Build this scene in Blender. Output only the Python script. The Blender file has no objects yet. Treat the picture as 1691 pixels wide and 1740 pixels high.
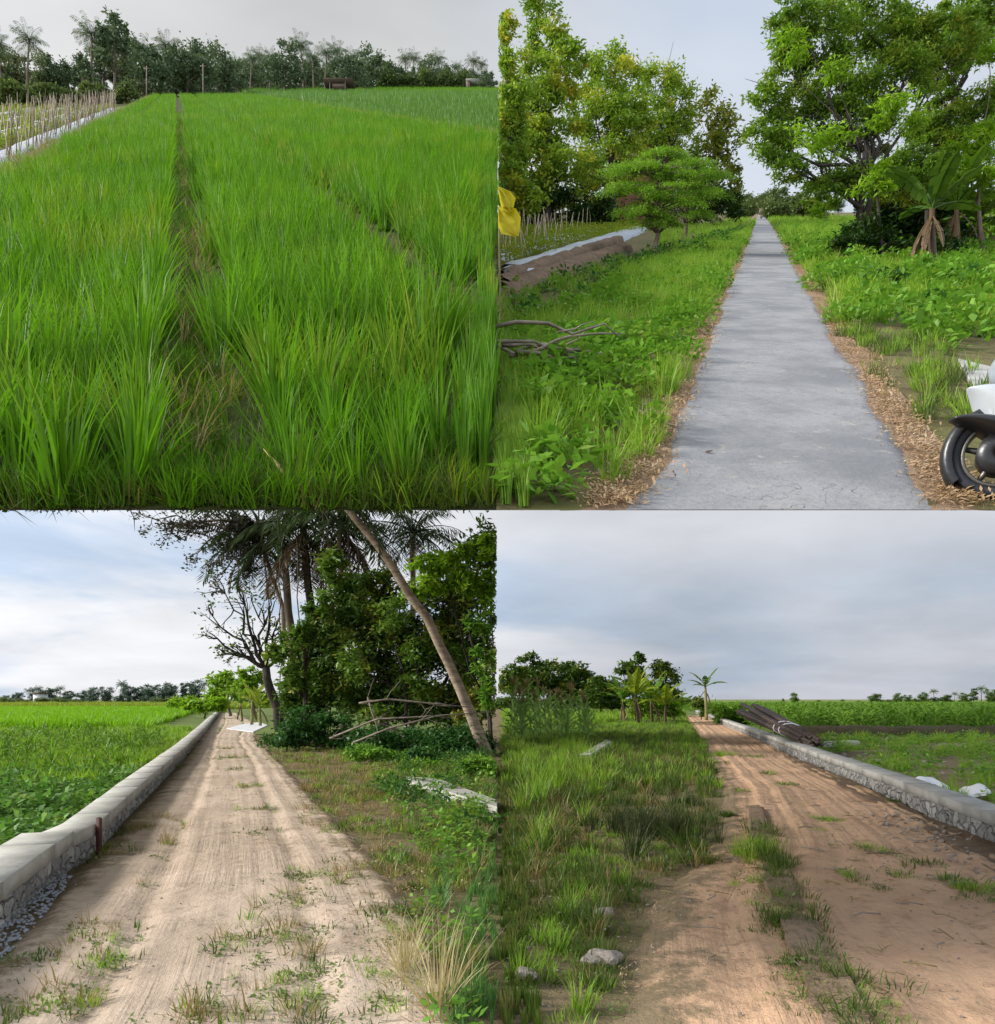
import bpy, math
import numpy as np
from mathutils import Vector, Matrix, Euler
R = math.radians
C = bpy.context.scene.collection
sc = bpy.context.scene
FPX, CX, YH, CZ = 1300.0, 845.5, 1188.0, 1.6      # focal length in photo pixels, optical axis, horizon row, eye height

# ------------------------------------------------------------------ places
class Terrace:
    """a plain, or a hillside terrace that rises with slope s away from the viewer"""
    def __init__(s, hor, H):
        s.hor, s.H = hor, H
        s.s = (YH - hor) / FPX; s.z0 = CZ - H
    def Y(s, y): return FPX * s.H / (y - s.hor)
    def z(s, Y): return s.s * Y + s.z0
    def g(s, x, y):
        Y = s.Y(y); return Vector(((x - CX) / FPX * Y, Y, s.z(Y)))
    def gd(s, x, Y): return Vector(((x - CX) / FPX * Y, Y, s.z(Y)))
TL = Terrace(140, 2.3); TR = Terrace(350, 1.6); LO = Terrace(YH, CZ)
def up(x, y, Y): return Vector(((x - CX) / FPX * Y, Y, CZ + (YH - y) / FPX * Y))
def ppm(Y): return FPX / Y

# ------------------------------------------------------------------ node helpers
def nmat(name):
    m = bpy.data.materials.new(name); m.use_nodes = True
    nt = m.node_tree; nt.nodes.clear()
    return m, nt
class N:
    def __init__(s, nt): s.nt = nt
    def add(s, t, **kw):
        n = s.nt.nodes.new(t)
        for k, v in kw.items(): setattr(n, k, v)
        return n
    def link(s, a, b): s.nt.links.new(a, b)
    def val(s, n, i, v):
        if hasattr(v, 'is_output') or isinstance(v, bpy.types.NodeSocket): s.link(v, n.inputs[i])
        else: n.inputs[i].default_value = v
    def math(s, op, a, b=0.0, c=None, clamp=False):
        n = s.add('ShaderNodeMath', operation=op); n.use_clamp = clamp
        s.val(n, 0, a); s.val(n, 1, b)
        if c is not None: s.val(n, 2, c)
        return n.outputs[0]
    def vmul(s, v, k):
        n = s.add('ShaderNodeVectorMath', operation='MULTIPLY'); s.val(n, 0, v); s.val(n, 1, k); return n.outputs[0]
    def mix(s, f, a, b, mode='MIX'):
        n = s.add('ShaderNodeMix', data_type='RGBA', blend_type=mode)
        s.val(n, 0, f); s.val(n, 6, a if not isinstance(a, tuple) else (*a, 1) if len(a) == 3 else a)
        s.val(n, 7, b if not isinstance(b, tuple) else (*b, 1) if len(b) == 3 else b)
        return n.outputs[2]
    def noise(s, vec, scale, detail=4, rough=.55, dist=0.0):
        n = s.add('ShaderNodeTexNoise'); n.inputs['Scale'].default_value = scale
        n.inputs['Detail'].default_value = detail; n.inputs['Roughness'].default_value = rough
        n.inputs['Distortion'].default_value = dist
        if vec is not None: s.link(vec, n.inputs['Vector'])
        return n.outputs['Fac']
    def ramp(s, f, lo, hi, a=0.0, b=1.0):
        n = s.add('ShaderNodeMapRange'); n.interpolation_type = 'SMOOTHSTEP'
        s.val(n, 0, f); s.val(n, 1, lo); s.val(n, 2, hi); s.val(n, 3, a); s.val(n, 4, b)
        return n.outputs[0]
    def bump(s, h, strength, dist=.02):
        n = s.add('ShaderNodeBump'); n.inputs['Strength'].default_value = strength
        n.inputs['Distance'].default_value = dist; s.link(h, n.inputs['Height']); return n.outputs[0]
    def bsdf(s, col, rough=.8, normal=None, metal=0.0, spec=.3):
        n = s.add('ShaderNodeBsdfPrincipled')
        s.val(n, 'Base Color', col if not isinstance(col, tuple) else (*col, 1))
        s.val(n, 'Roughness', rough); n.inputs['Metallic'].default_value = metal
        n.inputs['Specular IOR Level'].default_value = spec
        if normal is not None: s.link(normal, n.inputs['Normal'])
        return n.outputs[0]
    def out(s, sh):
        o = s.add('ShaderNodeOutputMaterial'); s.link(sh, o.inputs[0])

def mat_leaf(name, a, b, c=None, tr=.35, rough=.5, scale=.8, spec=.3):
    """leaf colours a..b vary leaf by leaf, c (old or dry) turns up in patches"""
    m, nt = nmat(name); n = N(nt)
    geo = n.add('ShaderNodeNewGeometry'); oi = n.add('ShaderNodeObjectInfo')
    rnd = n.math('FRACT', n.math('ADD', geo.outputs['Random Per Island'], oi.outputs['Random']))
    col = n.mix(rnd, a, b)
    ns = n.noise(geo.outputs['Position'], scale, 3)
    col = n.mix(n.ramp(ns, .35, .65, 0, .55), col, tuple(x * y for x, y in zip(b, (.75, .8, .7))))
    if c is not None:
        ns2 = n.noise(geo.outputs['Position'], scale * 1.7, 2)
        f = n.math('MULTIPLY', n.ramp(ns2, .5, .68), n.ramp(rnd, .3, .7))
        col = n.mix(f, col, c)
    p = n.bsdf(col, rough, spec=spec)
    t = n.add('ShaderNodeBsdfTranslucent'); n.link(n.mix(.5, col, tuple(min(1, x * y) for x, y in zip(b, (1.5, 1.5, .8)))), t.inputs[0])
    mx = n.add('ShaderNodeMixShader'); mx.inputs[0].default_value = tr
    n.link(p, mx.inputs[1]); n.link(t.outputs[0], mx.inputs[2]); n.out(mx.outputs[0])
    return m
def mat_bark(name, a, b, scale=6, bands=False):
    m, nt = nmat(name); n = N(nt); tc = n.add('ShaderNodeTexCoord').outputs['Object']
    v = n.vmul(tc, (1, 1, .25)); ns = n.noise(v, scale, 6, .65)
    h = ns
    if bands:
        v2 = n.vmul(tc, (.3, .3, 1)); ns2 = n.noise(v2, scale * 2.2, 2); h = n.math('ADD', n.math('MULTIPLY', ns, .5), n.math('MULTIPLY', ns2, .8))
        h = n.math('SUBTRACT', h, .15)
    col = n.mix(n.ramp(h, .35, .65), a, b)
    n.out(n.bsdf(col, .9, n.bump(h, .8, .03))); return m
def mat_ground(name, a, b, c, s1=.6, s2=9, bstr=.6, d=.03, rough=.95):
    m, nt = nmat(name); n = N(nt); pos = n.add('ShaderNodeNewGeometry').outputs['Position']
    n1 = n.noise(pos, s1, 5, .6); n2 = n.noise(pos, s2, 6, .7); n3 = n.noise(pos, s2 * 7, 3, .6)
    col = n.mix(n.ramp(n1, .35, .65), a, b)
    col = n.mix(n.math('MULTIPLY', n.ramp(n2, .45, .7), .8), col, c)
    h = n.math('ADD', n2, n.math('MULTIPLY', n3, .4))
    n.out(n.bsdf(col, rough, n.bump(h, bstr, d))); return m
def mat_sand(name, a, b, c, soil=(.22, .165, .095), wid=3.0, str_=.13, bs=.55):
    """sandy track: UV.x across in metres, UV.y along in metres; wheel ruts run along"""
    m, nt = nmat(name); n = N(nt); uv = n.add('ShaderNodeUVMap').outputs[0]
    pos = n.add('ShaderNodeNewGeometry').outputs['Position']
    st = n.noise(n.vmul(uv, (7, .22, 1)), 1.0, 3, .5, .15); st2 = n.noise(n.vmul(uv, (26, .7, 1)), 1.0, 3, .6, .1)
    big = n.noise(pos, .8, 5, .6); gr = n.noise(pos, 45, 4, .75); md = n.noise(pos, 7, 5, .7)
    peb = n.add('ShaderNodeTexVoronoi'); n.link(pos, peb.inputs['Vector']); peb.inputs['Scale'].default_value = 26
    pf = n.ramp(peb.outputs['Distance'], .05, .22, 1, 0)
    pf = n.math('MULTIPLY', pf, n.ramp(md, .5, .62))
    col = n.mix(n.ramp(big, .38, .62), a, b)
    col = n.mix(n.math('MULTIPLY', n.ramp(md, .5, .7), .45), col, c)
    stm = n.ramp(n.noise(pos, .9, 4, .6), .42, .6)
    col = n.mix(n.math('MULTIPLY', n.math('MULTIPLY', n.ramp(st2, .52, .74), str_), stm), col, c)
    dp = n.noise(pos, 3.3, 6, .75); col = n.mix(n.math('MULTIPLY', n.ramp(dp, .54, .66), .55), col, tuple(x * .8 for x in c))
    col = n.mix(n.math('MULTIPLY', n.ramp(gr, .55, .75), .35), col, c)
    col = n.mix(n.math('MULTIPLY', pf, .5), col, tuple(x * .55 for x in c))
    ux = n.add('ShaderNodeSeparateXYZ'); n.link(uv, ux.inputs[0])
    ed = n.math('MINIMUM', ux.outputs[0], n.math('SUBTRACT', wid, ux.outputs[0]))
    en = n.noise(pos, 2.6, 6, .7); e = n.math('ADD', ed, n.math('MULTIPLY', n.math('SUBTRACT', en, .5), 1.5))
    en2 = n.noise(pos, 9, 5, .75); e = n.math('ADD', e, n.math('MULTIPLY', n.math('SUBTRACT', en2, .5), .9)); col = n.mix(n.ramp(e, .12, .5, 1, 0), col, soil)
    h = n.math('MULTIPLY', n.math('ADD', n.math('MULTIPLY', st, .8), n.math('MULTIPLY', st2, .45)), n.math('ADD', .25, n.math('MULTIPLY', stm, .75)))
    h = n.math('ADD', h, n.math('MULTIPLY', gr, .25)); h = n.math('ADD', h, n.math('MULTIPLY', md, .7)); h = n.math('ADD', h, n.math('MULTIPLY', pf, .25))
    n.out(n.bsdf(col, .95, n.bump(h, bs, .045))); return m
def mat_asphalt(name):
    m, nt = nmat(name); n = N(nt); pos = n.add('ShaderNodeNewGeometry').outputs['Position']
    n1 = n.noise(pos, 1.1, 6, .65); n2 = n.noise(pos, 30, 5, .8); n3 = n.noise(pos, 5, 5, .7)
    col = n.mix(n.ramp(n1, .35, .65), (.20, .203, .212), (.315, .312, .315))
    col = n.mix(n.math('MULTIPLY', n.ramp(n2, .45, .7), .55), col, (.16, .16, .165))
    col = n.mix(n.math('MULTIPLY', n.ramp(n3, .58, .7), .6), col, (.42, .38, .33))
    n4 = n.noise(pos, 2.3, 6, .75); col = n.mix(n.math('MULTIPLY', n.ramp(n4, .56, .68), .5), col, (.17, .17, .175))
    vo = n.add('ShaderNodeTexVoronoi', feature='DISTANCE_TO_EDGE'); vo.inputs['Scale'].default_value = 1.3
    wob = n.add('ShaderNodeVectorMath', operation='ADD'); n.link(pos, wob.inputs[0]); nn = n.add('ShaderNodeTexNoise'); nn.inputs['Scale'].default_value = 4; n.link(pos, nn.inputs['Vector']); n.link(nn.outputs['Color'], wob.inputs[1]); n.link(wob.outputs[0], vo.inputs['Vector'])
    cr = n.math('MULTIPLY', n.ramp(vo.outputs['Distance'], 0, .012, 1, 0), n.ramp(n1, .52, .62))
    col = n.mix(n.math('MULTIPLY', cr, .6), col, (.09, .09, .09))
    h = n.math('ADD', n2, n.math('MULTIPLY', n3, .6)); h = n.math('SUBTRACT', h, n.math('MULTIPLY', cr, .5))
    n.out(n.bsdf(col, .85, n.bump(h, .55, .012))); return m
def mat_concrete(name, a=(.46, .45, .42), b=(.33, .32, .29)):
    m, nt = nmat(name); n = N(nt); pos = n.add('ShaderNodeNewGeometry').outputs['Position']
    n1 = n.noise(pos, 2.2, 6, .65); n2 = n.noise(pos, 25, 5, .7)
    col = n.mix(n.ramp(n1, .35, .65), a, b); col = n.mix(n.math('MULTIPLY', n.ramp(n2, .5, .75), .4), col, tuple(x * .6 for x in b))
    n.out(n.bsdf(col, .9, n.bump(n2, .4, .008))); return m
def mat_stone(name, dark=1.0):
    m, nt = nmat(name); n = N(nt); pos = n.add('ShaderNodeNewGeometry').outputs['Position']
    nn = n.add('ShaderNodeTexNoise'); nn.inputs['Scale'].default_value = 3; n.link(pos, nn.inputs['Vector'])
    w = n.add('ShaderNodeVectorMath', operation='MULTIPLY_ADD'); n.link(nn.outputs['Color'], w.inputs[0]); w.inputs[1].default_value = (.25,) * 3; n.link(pos, w.inputs[2])
    vo = n.add('ShaderNodeTexVoronoi', feature='DISTANCE_TO_EDGE'); vo.inputs['Scale'].default_value = 5.2; n.link(w.outputs[0], vo.inputs['Vector'])
    vc = n.add('ShaderNodeTexVoronoi'); vc.inputs['Scale'].default_value = 5.2; n.link(w.outputs[0], vc.inputs['Vector'])
    sep = n.add('ShaderNodeSeparateColor'); n.link(vc.outputs['Color'], sep.inputs[0])
    n2 = n.noise(pos, 18, 5, .7)
    k = dark
    col = n.mix(sep.outputs[0], (.17 * k, .165 * k, .16 * k), (.36 * k, .35 * k, .33 * k)); col = n.mix(n.math('MULTIPLY', n.ramp(n2, .45, .7), .6), col, (.12 * k, .11 * k, .09 * k))
    joint = n.ramp(vo.outputs['Distance'], .005, .07, 1, 0)
    col = n.mix(joint, col, (.21 * k, .205 * k, .195 * k))
    h = n.math('SUBTRACT', n.math('MULTIPLY', n2, .4), joint)
    n.out(n.bsdf(col, .95, n.bump(h, 1, .04))); return m
def mat_plain(name, a, b=None, rough=.5, scale=8, metal=0, spec=.4, bs=.2):
    m, nt = nmat(name); n = N(nt); tc = n.add('ShaderNodeTexCoord').outputs['Object']
    ns = n.noise(tc, scale, 5, .6); b = b or tuple(x * .8 for x in a)
    n.out(n.bsdf(n.mix(n.ramp(ns, .35, .65), a, b), rough, n.bump(ns, bs, .01), metal, spec)); return m

# ------------------------------------------------------------------ mesh helpers
def cat(parts):
    """[(V, F)] -> one (V, F); F rows of 4 (tri: last repeated as -1)"""
    Vs, Fs, o = [], [], 0
    for V, F in parts:
        V = np.asarray(V, float).reshape(-1, 3); F = np.asarray(F, int).reshape(-1, 4)
        Vs.append(V); Fs.append(np.where(F >= 0, F + o, -1)); o += len(V)
    return np.concatenate(Vs), np.concatenate(Fs)
def mesh(name, VF, mat, smooth=False, uv=None):
    V, F = VF if isinstance(VF, tuple) else cat(VF)
    V = np.asarray(V, float); F = np.asarray(F, int)
    me = bpy.data.meshes.new(name)
    me.vertices.add(len(V)); me.vertices.foreach_set('co', V.astype(np.float32).ravel())
    tri = F[:, 3] < 0; cnt = np.where(tri, 3, 4)
    loops = F.ravel(); loops = loops[loops >= 0]
    me.loops.add(len(loops)); me.loops.foreach_set('vertex_index', loops.astype(np.int32))
    me.polygons.add(len(F)); st = np.concatenate([[0], np.cumsum(cnt)[:-1]])
    me.polygons.foreach_set('loop_start', st.astype(np.int32)); me.polygons.foreach_set('loop_total', cnt.astype(np.int32))
    if smooth: me.polygons.foreach_set('use_smooth', np.ones(len(F), bool))
    if uv is not None:
        l = me.uv_layers.new(name='UVMap'); l.data.foreach_set('uv', np.asarray(uv, np.float32)[loops].ravel())
    me.update(calc_edges=True); me.validate()
    me.materials.append(mat)
    return me
def obj(name, VF, mat, parent=None, smooth=False, loc=None, uv=None, label=None):
    me = VF if isinstance(VF, bpy.types.Mesh) else mesh(name, VF, mat, smooth, uv)
    o = bpy.data.objects.new(name, me); C.objects.link(o)
    if parent is not None: o.parent = parent
    if loc is not None: o.location = loc
    if label: o['label'] = label
    return o
def thing(name, label, catg, loc=(0, 0, 0), rz=0, group=None):
    o = bpy.data.objects.new(name, None); C.objects.link(o); o.empty_display_size = .2
    o.location = loc; o.rotation_euler = (0, 0, rz)
    return tag(o, label, catg, group)
def tag(o, label, catg, group=None):
    o['label'] = label; o['category'] = catg
    if group: o['group'] = group
    return o
def struct(o, label=None):
    o['kind'] = 'structure'
    if label: o['label'] = label
    return o
def dup(root, loc, rz=0, s=1.0, label=None, group=None, rot=None):
    r = root.copy(); C.objects.link(r); r.location = loc
    r.rotation_euler = rot if rot is not None else (0, 0, rz); r.scale = (s, s, s) if not hasattr(s, '__len__') else s
    if label: r['label'] = label
    if group: r['group'] = group
    for ch in root.children:
        c = ch.copy(); C.objects.link(c); c.parent = r
        for g in ch.children:
            d = g.copy(); C.objects.link(d); d.parent = c
    return r
def box(cx, cy, cz, sx, sy, sz, M=None):
    v = np.array([[x, y, z] for z in (-.5, .5) for x, y in ((-.5, -.5), (.5, -.5), (.5, .5), (-.5, .5))]) * (sx, sy, sz) + (cx, cy, cz)
    if M is not None: v = np.array([M @ Vector(p) for p in v])
    return v, np.array([[3, 2, 1, 0], [4, 5, 6, 7], [0, 1, 5, 4], [1, 2, 6, 5], [2, 3, 7, 6], [3, 0, 4, 7]])
def tube(pts, rad, n=8, cap=True):
    P = np.array([list(p) for p in pts], float); K = len(P)
    rad = np.full(K, rad) if np.isscalar(rad) else np.asarray(rad, float)
    T = np.gradient(P, axis=0); T /= np.linalg.norm(T, axis=1)[:, None] + 1e-9
    ref = np.array([0, 0, 1.]) if abs(T[0][2]) < .9 else np.array([1., 0, 0])
    V = []
    for i in range(K):
        a = np.cross(T[i], ref); a /= np.linalg.norm(a) + 1e-9; b = np.cross(T[i], a); ref = np.cross(a, T[i]) if False else ref
        th = np.arange(n) * 2 * math.pi / n
        V.append(P[i] + rad[i] * (np.cos(th)[:, None] * a + np.sin(th)[:, None] * b))
    V = np.concatenate(V); F = []
    for i in range(K - 1):
        for j in range(n):
            k = (j + 1) % n; F.append([i * n + j, i * n + k, (i + 1) * n + k, (i + 1) * n + j])
    if cap:
        o = len(V); V = np.concatenate([V, P[:1], P[-1:]])
        for j in range(n):
            k = (j + 1) % n; F.append([o, k, j, -1]); F.append([o + 1, (K - 1) * n + j, (K - 1) * n + k, -1])
    return V, np.array(F)
def curve(a, b, bend, rng, k=6, wob=.03):
    a = np.array(a, float); b = np.array(b, float); t = np.linspace(0, 1, k)[:, None]
    L = np.linalg.norm(b - a); p = a + (b - a) * t + np.array(bend) * np.sin(t * math.pi)
    w = rng.normal(0, wob * L, (k, 3)); w[0] = 0; w[-1] = 0
    return p + w
def unit(v): return v / (np.linalg.norm(v, axis=-1, keepdims=True) + 1e-9)
def leaves(rng, P, size, asp=.4, upb=.5, svar=.35, droop=0.0, fold=False):
    """rhombic leaves at points P"""
    n = len(P); d = unit(rng.normal(0, 1, (n, 3)) * (1, 1, .5) - np.array([0, 0, droop]))
    nr = rng.normal(0, 1, (n, 3)); nr[:, 2] += upb * 3; s = unit(np.cross(d, nr)); L = size * (1 + svar * rng.uniform(-1, 1, n))[:, None]
    W = L * asp
    a = P; c = P + d * L; m = P + d * L * .45; nn = unit(np.cross(s, d)) * L * .06
    V = np.stack([a, m + s * W * .5 + nn, c, m - s * W * .5 + nn], 1).reshape(-1, 3)
    return V, np.arange(4 * n).reshape(-1, 4)
def blades(rng, n, h, w, spread=.4, droop=.7, segs=3, r0=.05, hvar=.35):
    az = rng.uniform(0, 2 * math.pi, n); rr = r0 * np.sqrt(rng.uniform(0, 1, n))
    P = np.stack([rr * np.cos(az), rr * np.sin(az), np.zeros(n)], 1)
    az2 = az + rng.normal(0, .5, n); th0 = np.abs(rng.normal(0, spread * .6, n)); dr = droop * rng.uniform(.2, 1.3, n)
    H = h * (1 - hvar * rng.uniform(0, 1, n)); out = np.stack([np.cos(az2), np.sin(az2), np.zeros(n)], 1)
    fa = az2 + math.pi / 2 + rng.normal(0, .7, n); side = np.stack([np.cos(fa), np.sin(fa), np.zeros(n)], 1)
    rows = []; q = P.copy()
    for i in range(segs + 1):
        t = i / segs; ww = w * (1 - t ** 1.6) * (1 - .25 * (t == 0))
        if i < segs: rows += [q - side * ww / 2, q + side * ww / 2]
        else: rows += [q]
        th = th0 + dr * (t + .5 / segs) ** 2
        q = q + (out * np.sin(th)[:, None] + np.array([0, 0, 1]) * np.cos(th)[:, None]) * (H / segs)[:, None]
    V = np.stack(rows, 1); m = 2 * segs + 1; V = V.reshape(-1, 3); F = []
    base = np.arange(n)[:, None] * m
    for i in range(segs - 1): F.append(base + np.array([[2 * i, 2 * i + 1, 2 * i + 3, 2 * i + 2]]))
    i = segs - 1; f = base + np.array([[2 * i, 2 * i + 1, 2 * segs, 0]]); f[:, 3] = -1; F.append(f)
    return V, np.concatenate(F)
def keep(VF, side, per=None):
    """drop leaves that would reach over the edge of their terrace (x = 0)"""
    V, F = VF; x = V[:, 0]
    bad = (x > -.01) if side < 0 else (x < .01)
    Fb = np.where(F >= 0, F, F[:, :1]); ok = ~bad[Fb].any(1)
    return V, F[ok]
def shift(VF, d): return np.asarray(VF[0]) + np.array(list(d)), VF[1]
def rotz(VF, a):
    c, s = math.cos(a), math.sin(a); V = np.asarray(VF[0]); return V @ np.array([[c, s, 0], [-s, c, 0], [0, 0, 1]]), VF[1]

# ------------------------------------------------------------------ scatter (only for stuff nobody could count)
def scatter(name, P, variants, label, rng, smin=.8, smax=1.2, tilt=.12, S=None, slope=None):
    P = np.asarray(P, float).reshape(-1, 3); n = len(P)
    coll = bpy.data.collections.new(name + '_source')
    for i, me in enumerate(variants):
        o = bpy.data.objects.new('%s_source_%02d' % (name, i), me); coll.objects.link(o)
    me = bpy.data.meshes.new(name); me.vertices.add(n); me.vertices.foreach_set('co', P.astype(np.float32).ravel())
    a = me.attributes.new('idx', 'INT', 'POINT'); a.data.foreach_set('value', rng.integers(0, len(variants), n).astype(np.int32))
    a = me.attributes.new('scl', 'FLOAT', 'POINT'); s = rng.uniform(smin, smax, n)
    if S is not None: s = s * S
    a.data.foreach_set('value', s.astype(np.float32))
    rot = np.stack([rng.normal(0, tilt, n), rng.normal(0, tilt, n), rng.uniform(0, 6.283, n)], 1)
    if slope is not None: rot[:, 2] = 0; rot[:, 0] += math.atan(slope)
    a = me.attributes.new('rot', 'FLOAT_VECTOR', 'POINT'); a.data.foreach_set('vector', rot.astype(np.float32).ravel())
    me.update()
    o = bpy.data.objects.new(name, me); C.objects.link(o)
    ng = bpy.data.node_groups.new(name + '_nodes', 'GeometryNodeTree')
    ng.interface.new_socket('Geometry', in_out='INPUT', socket_type='NodeSocketGeometry'); ng.interface.new_socket('Geometry', in_out='OUTPUT', socket_type='NodeSocketGeometry')
    gi = ng.nodes.new('NodeGroupInput'); go = ng.nodes.new('NodeGroupOutput')
    ip = ng.nodes.new('GeometryNodeInstanceOnPoints'); ci = ng.nodes.new('GeometryNodeCollectionInfo')
    ci.inputs['Collection'].default_value = coll; ci.inputs['Separate Children'].default_value = True; ci.inputs['Reset Children'].default_value = True
    ip.inputs['Pick Instance'].default_value = True
    def attr(nm, t):
        x = ng.nodes.new('GeometryNodeInputNamedAttribute'); x.data_type = t; x.inputs['Name'].default_value = nm
        return next(q for q in x.outputs if q.enabled and q.name == 'Attribute')
    L = ng.links.new
    L(gi.outputs[0], ip.inputs['Points']); L(ci.outputs[0], ip.inputs['Instance']); L(attr('idx', 'INT'), ip.inputs['Instance Index'])
    L(attr('rot', 'FLOAT_VECTOR'), ip.inputs['Rotation']); L(attr('scl', 'FLOAT'), ip.inputs['Scale']); L(ip.outputs[0], go.inputs[0])
    md = o.modifiers.new('scatter', 'NODES'); md.node_group = ng
    o['kind'] = 'stuff'; o['label'] = label
    return o
def inpoly(x, y, poly):
    x = np.asarray(x); y = np.asarray(y); ins = np.zeros(x.shape, bool); n = len(poly); j = n - 1
    for i in range(n):
        xi, yi = poly[i]; xj, yj = poly[j]
        c = ((yi > y) != (yj > y)) & (x < (xj - xi) * (y - yi) / (yj - yi + 1e-12) + xi)
        ins ^= c; j = i
    return ins
def vnoise(x, y, s, seed=0):
    """cheap smooth value noise 0..1"""
    x = np.asarray(x) / s + seed * 17.3; y = np.asarray(y) / s + seed * 9.1
    xi = np.floor(x); yi = np.floor(y); fx = x - xi; fy = y - yi; fx = fx * fx * (3 - 2 * fx); fy = fy * fy * (3 - 2 * fy)
    def h(a, b): v = np.sin(a * 127.1 + b * 311.7 + seed * 74.7) * 43758.5453; return v - np.floor(v)
    return (h(xi, yi) * (1 - fx) + h(xi + 1, yi) * fx) * (1 - fy) + (h(xi, yi + 1) * (1 - fx) + h(xi + 1, yi + 1) * fx) * fy
def sample(T, rng, poly, dens, dens_fn=None, ymax=None):
    """random ground points of terrace T inside a polygon drawn on its ground (corners given as photo points);
    dens per square metre"""
    G = [T.g(x, y) for x, y in poly]; gp = [(p.x, p.y) for p in G]
    xs = [p[0] for p in gp]; ys = [p[1] for p in gp]
    A = (max(xs) - min(xs)) * (max(ys) - min(ys)); n = int(A * dens)
    X = rng.uniform(min(xs), max(xs), n); Y = rng.uniform(min(ys), max(ys), n)
    k = inpoly(X, Y, gp)
    X, Y = X[k], Y[k]
    if dens_fn is not None:
        px = CX + X / Y * FPX; py = T.hor + FPX * T.H / Y
        k = rng.uniform(0, 1, len(X)) < dens_fn(X, Y, px, py); X, Y = X[k], Y[k]
    return np.stack([X, Y, T.s * Y + T.z0], 1)

# ------------------------------------------------------------------ trees
def crown(rng, blobs, n, size, asp=.4, clumps=14, cr=.33, droop=.2, side=0, upb=.5):
    """blobs: (centre, (rx,ry,rz)); leaves gather in clumps spread over each blob"""
    vol = np.array([b[1][0] * b[1][2] for b in blobs]); vol = vol / vol.sum(); out = []
    for (c, r), f in zip(blobs, vol):
        m = max(8, int(n * f)); k = max(3, int(clumps))
        d = unit(rng.normal(0, 1, (k, 3))) * (rng.uniform(.25, 1, k) ** .5)[:, None]
        cc = np.array(list(c)) + d * np.array(r); w = rng.uniform(.4, 1.4, k); w /= w.sum()
        ix = rng.choice(k, m, p=w); rr = np.array(r) * cr
        P = cc[ix] + rng.normal(0, .62, (m, 3)) * rr * rng.uniform(.6, 1.3, k)[ix][:, None] * np.array([1, 1, .75])
        out.append(P)
    P = np.concatenate(out); VF = leaves(rng, P, size, asp, upb, droop=droop)
    return keep(VF, side) if side else VF
def tree(name, label, catg, T, base, blobs, Y=None, n=3000, size=.2, trunk_r=.12, lm=None, bm=None, seed=1, group=None, clumps=14, cr=.33,
         side=0, asp=.4, depth=.8, droop=.2, trunk_top=None, stems=1, twigs=True, upb=.5):
    """base: photo point of the foot; blobs: (x, y, rx, ry) in photo points at the tree's own depth, turned into metres"""
    rng = np.random.default_rng(seed); Yd = Y or T.Y(base[1]); B = T.gd(base[0], Yd); m = Yd / FPX
    root = thing(name, label, catg, B, 0, group)
    BL = []
    for i, (x, y, rx, ry) in enumerate(blobs):
        p = up(x, y, Yd + rng.uniform(-.35, .35) * rx * m) - B
        BL.append((p, (rx * m, rx * m * depth, ry * m)))
    parts = []; hi = max(b[0].z for b in BL)
    for s in range(stems):
        off = Vector((rng.uniform(-1, 1), rng.uniform(-1, 1), 0)) * (trunk_r * 2.5 if stems > 1 else 0)
        mine = [b for i, b in enumerate(BL) if i % stems == s] or BL
        top = Vector((sum(b[0].x for b in mine) / len(mine), 0, 0)) * (.6 if stems == 1 else .12); top.z = hi * .55 if trunk_top is None else trunk_top
        c = curve(off - Vector((0, 0, .15)), top, (rng.normal(0, .1), 0, 0), rng, 7, .012)
        rr = trunk_r * (1 - .5 * np.linspace(0, 1, 7)); rr[0] *= 1.35
        parts.append(tube(c, rr, 9))
        for b in mine:
            st = c[rng.integers(3, 7)]
            q = curve(st, b[0] + Vector((0, 0, b[1][2] * .3)), (0, 0, -.05 * hi), rng, 6, .03)
            parts.append(tube(q, np.linspace(trunk_r * .45, trunk_r * .1, 6), 6))
            if twigs:
                for _ in range(4):
                    e = np.array(list(b[0])) + rng.normal(0, .5, 3) * np.array(b[1])
                    parts.append(tube(curve(q[rng.integers(2, 6)], e, (0, 0, 0), rng, 4, .04), np.linspace(trunk_r * .16, trunk_r * .04, 4), 5))
    tv = cat(parts); bx = B.x
    if side:
        V, F = shift(tv, (bx, 0, 0)); V, F = keep((V, F), side); tv = (V - np.array([bx, 0, 0]), F)
    obj('trunk', tv, bm, root, True)
    cv = crown(rng, [((b[0].x, b[0].y, b[0].z), b[1]) for b in BL], n, size, asp, clumps, cr, droop, 0, upb)
    if side:
        V, F = shift(cv, (bx, 0, 0)); V, F = keep((V, F), side); cv = (V - np.array([bx, 0, 0]), F)
    obj('crown', cv, lm, root)
    return root
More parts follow.
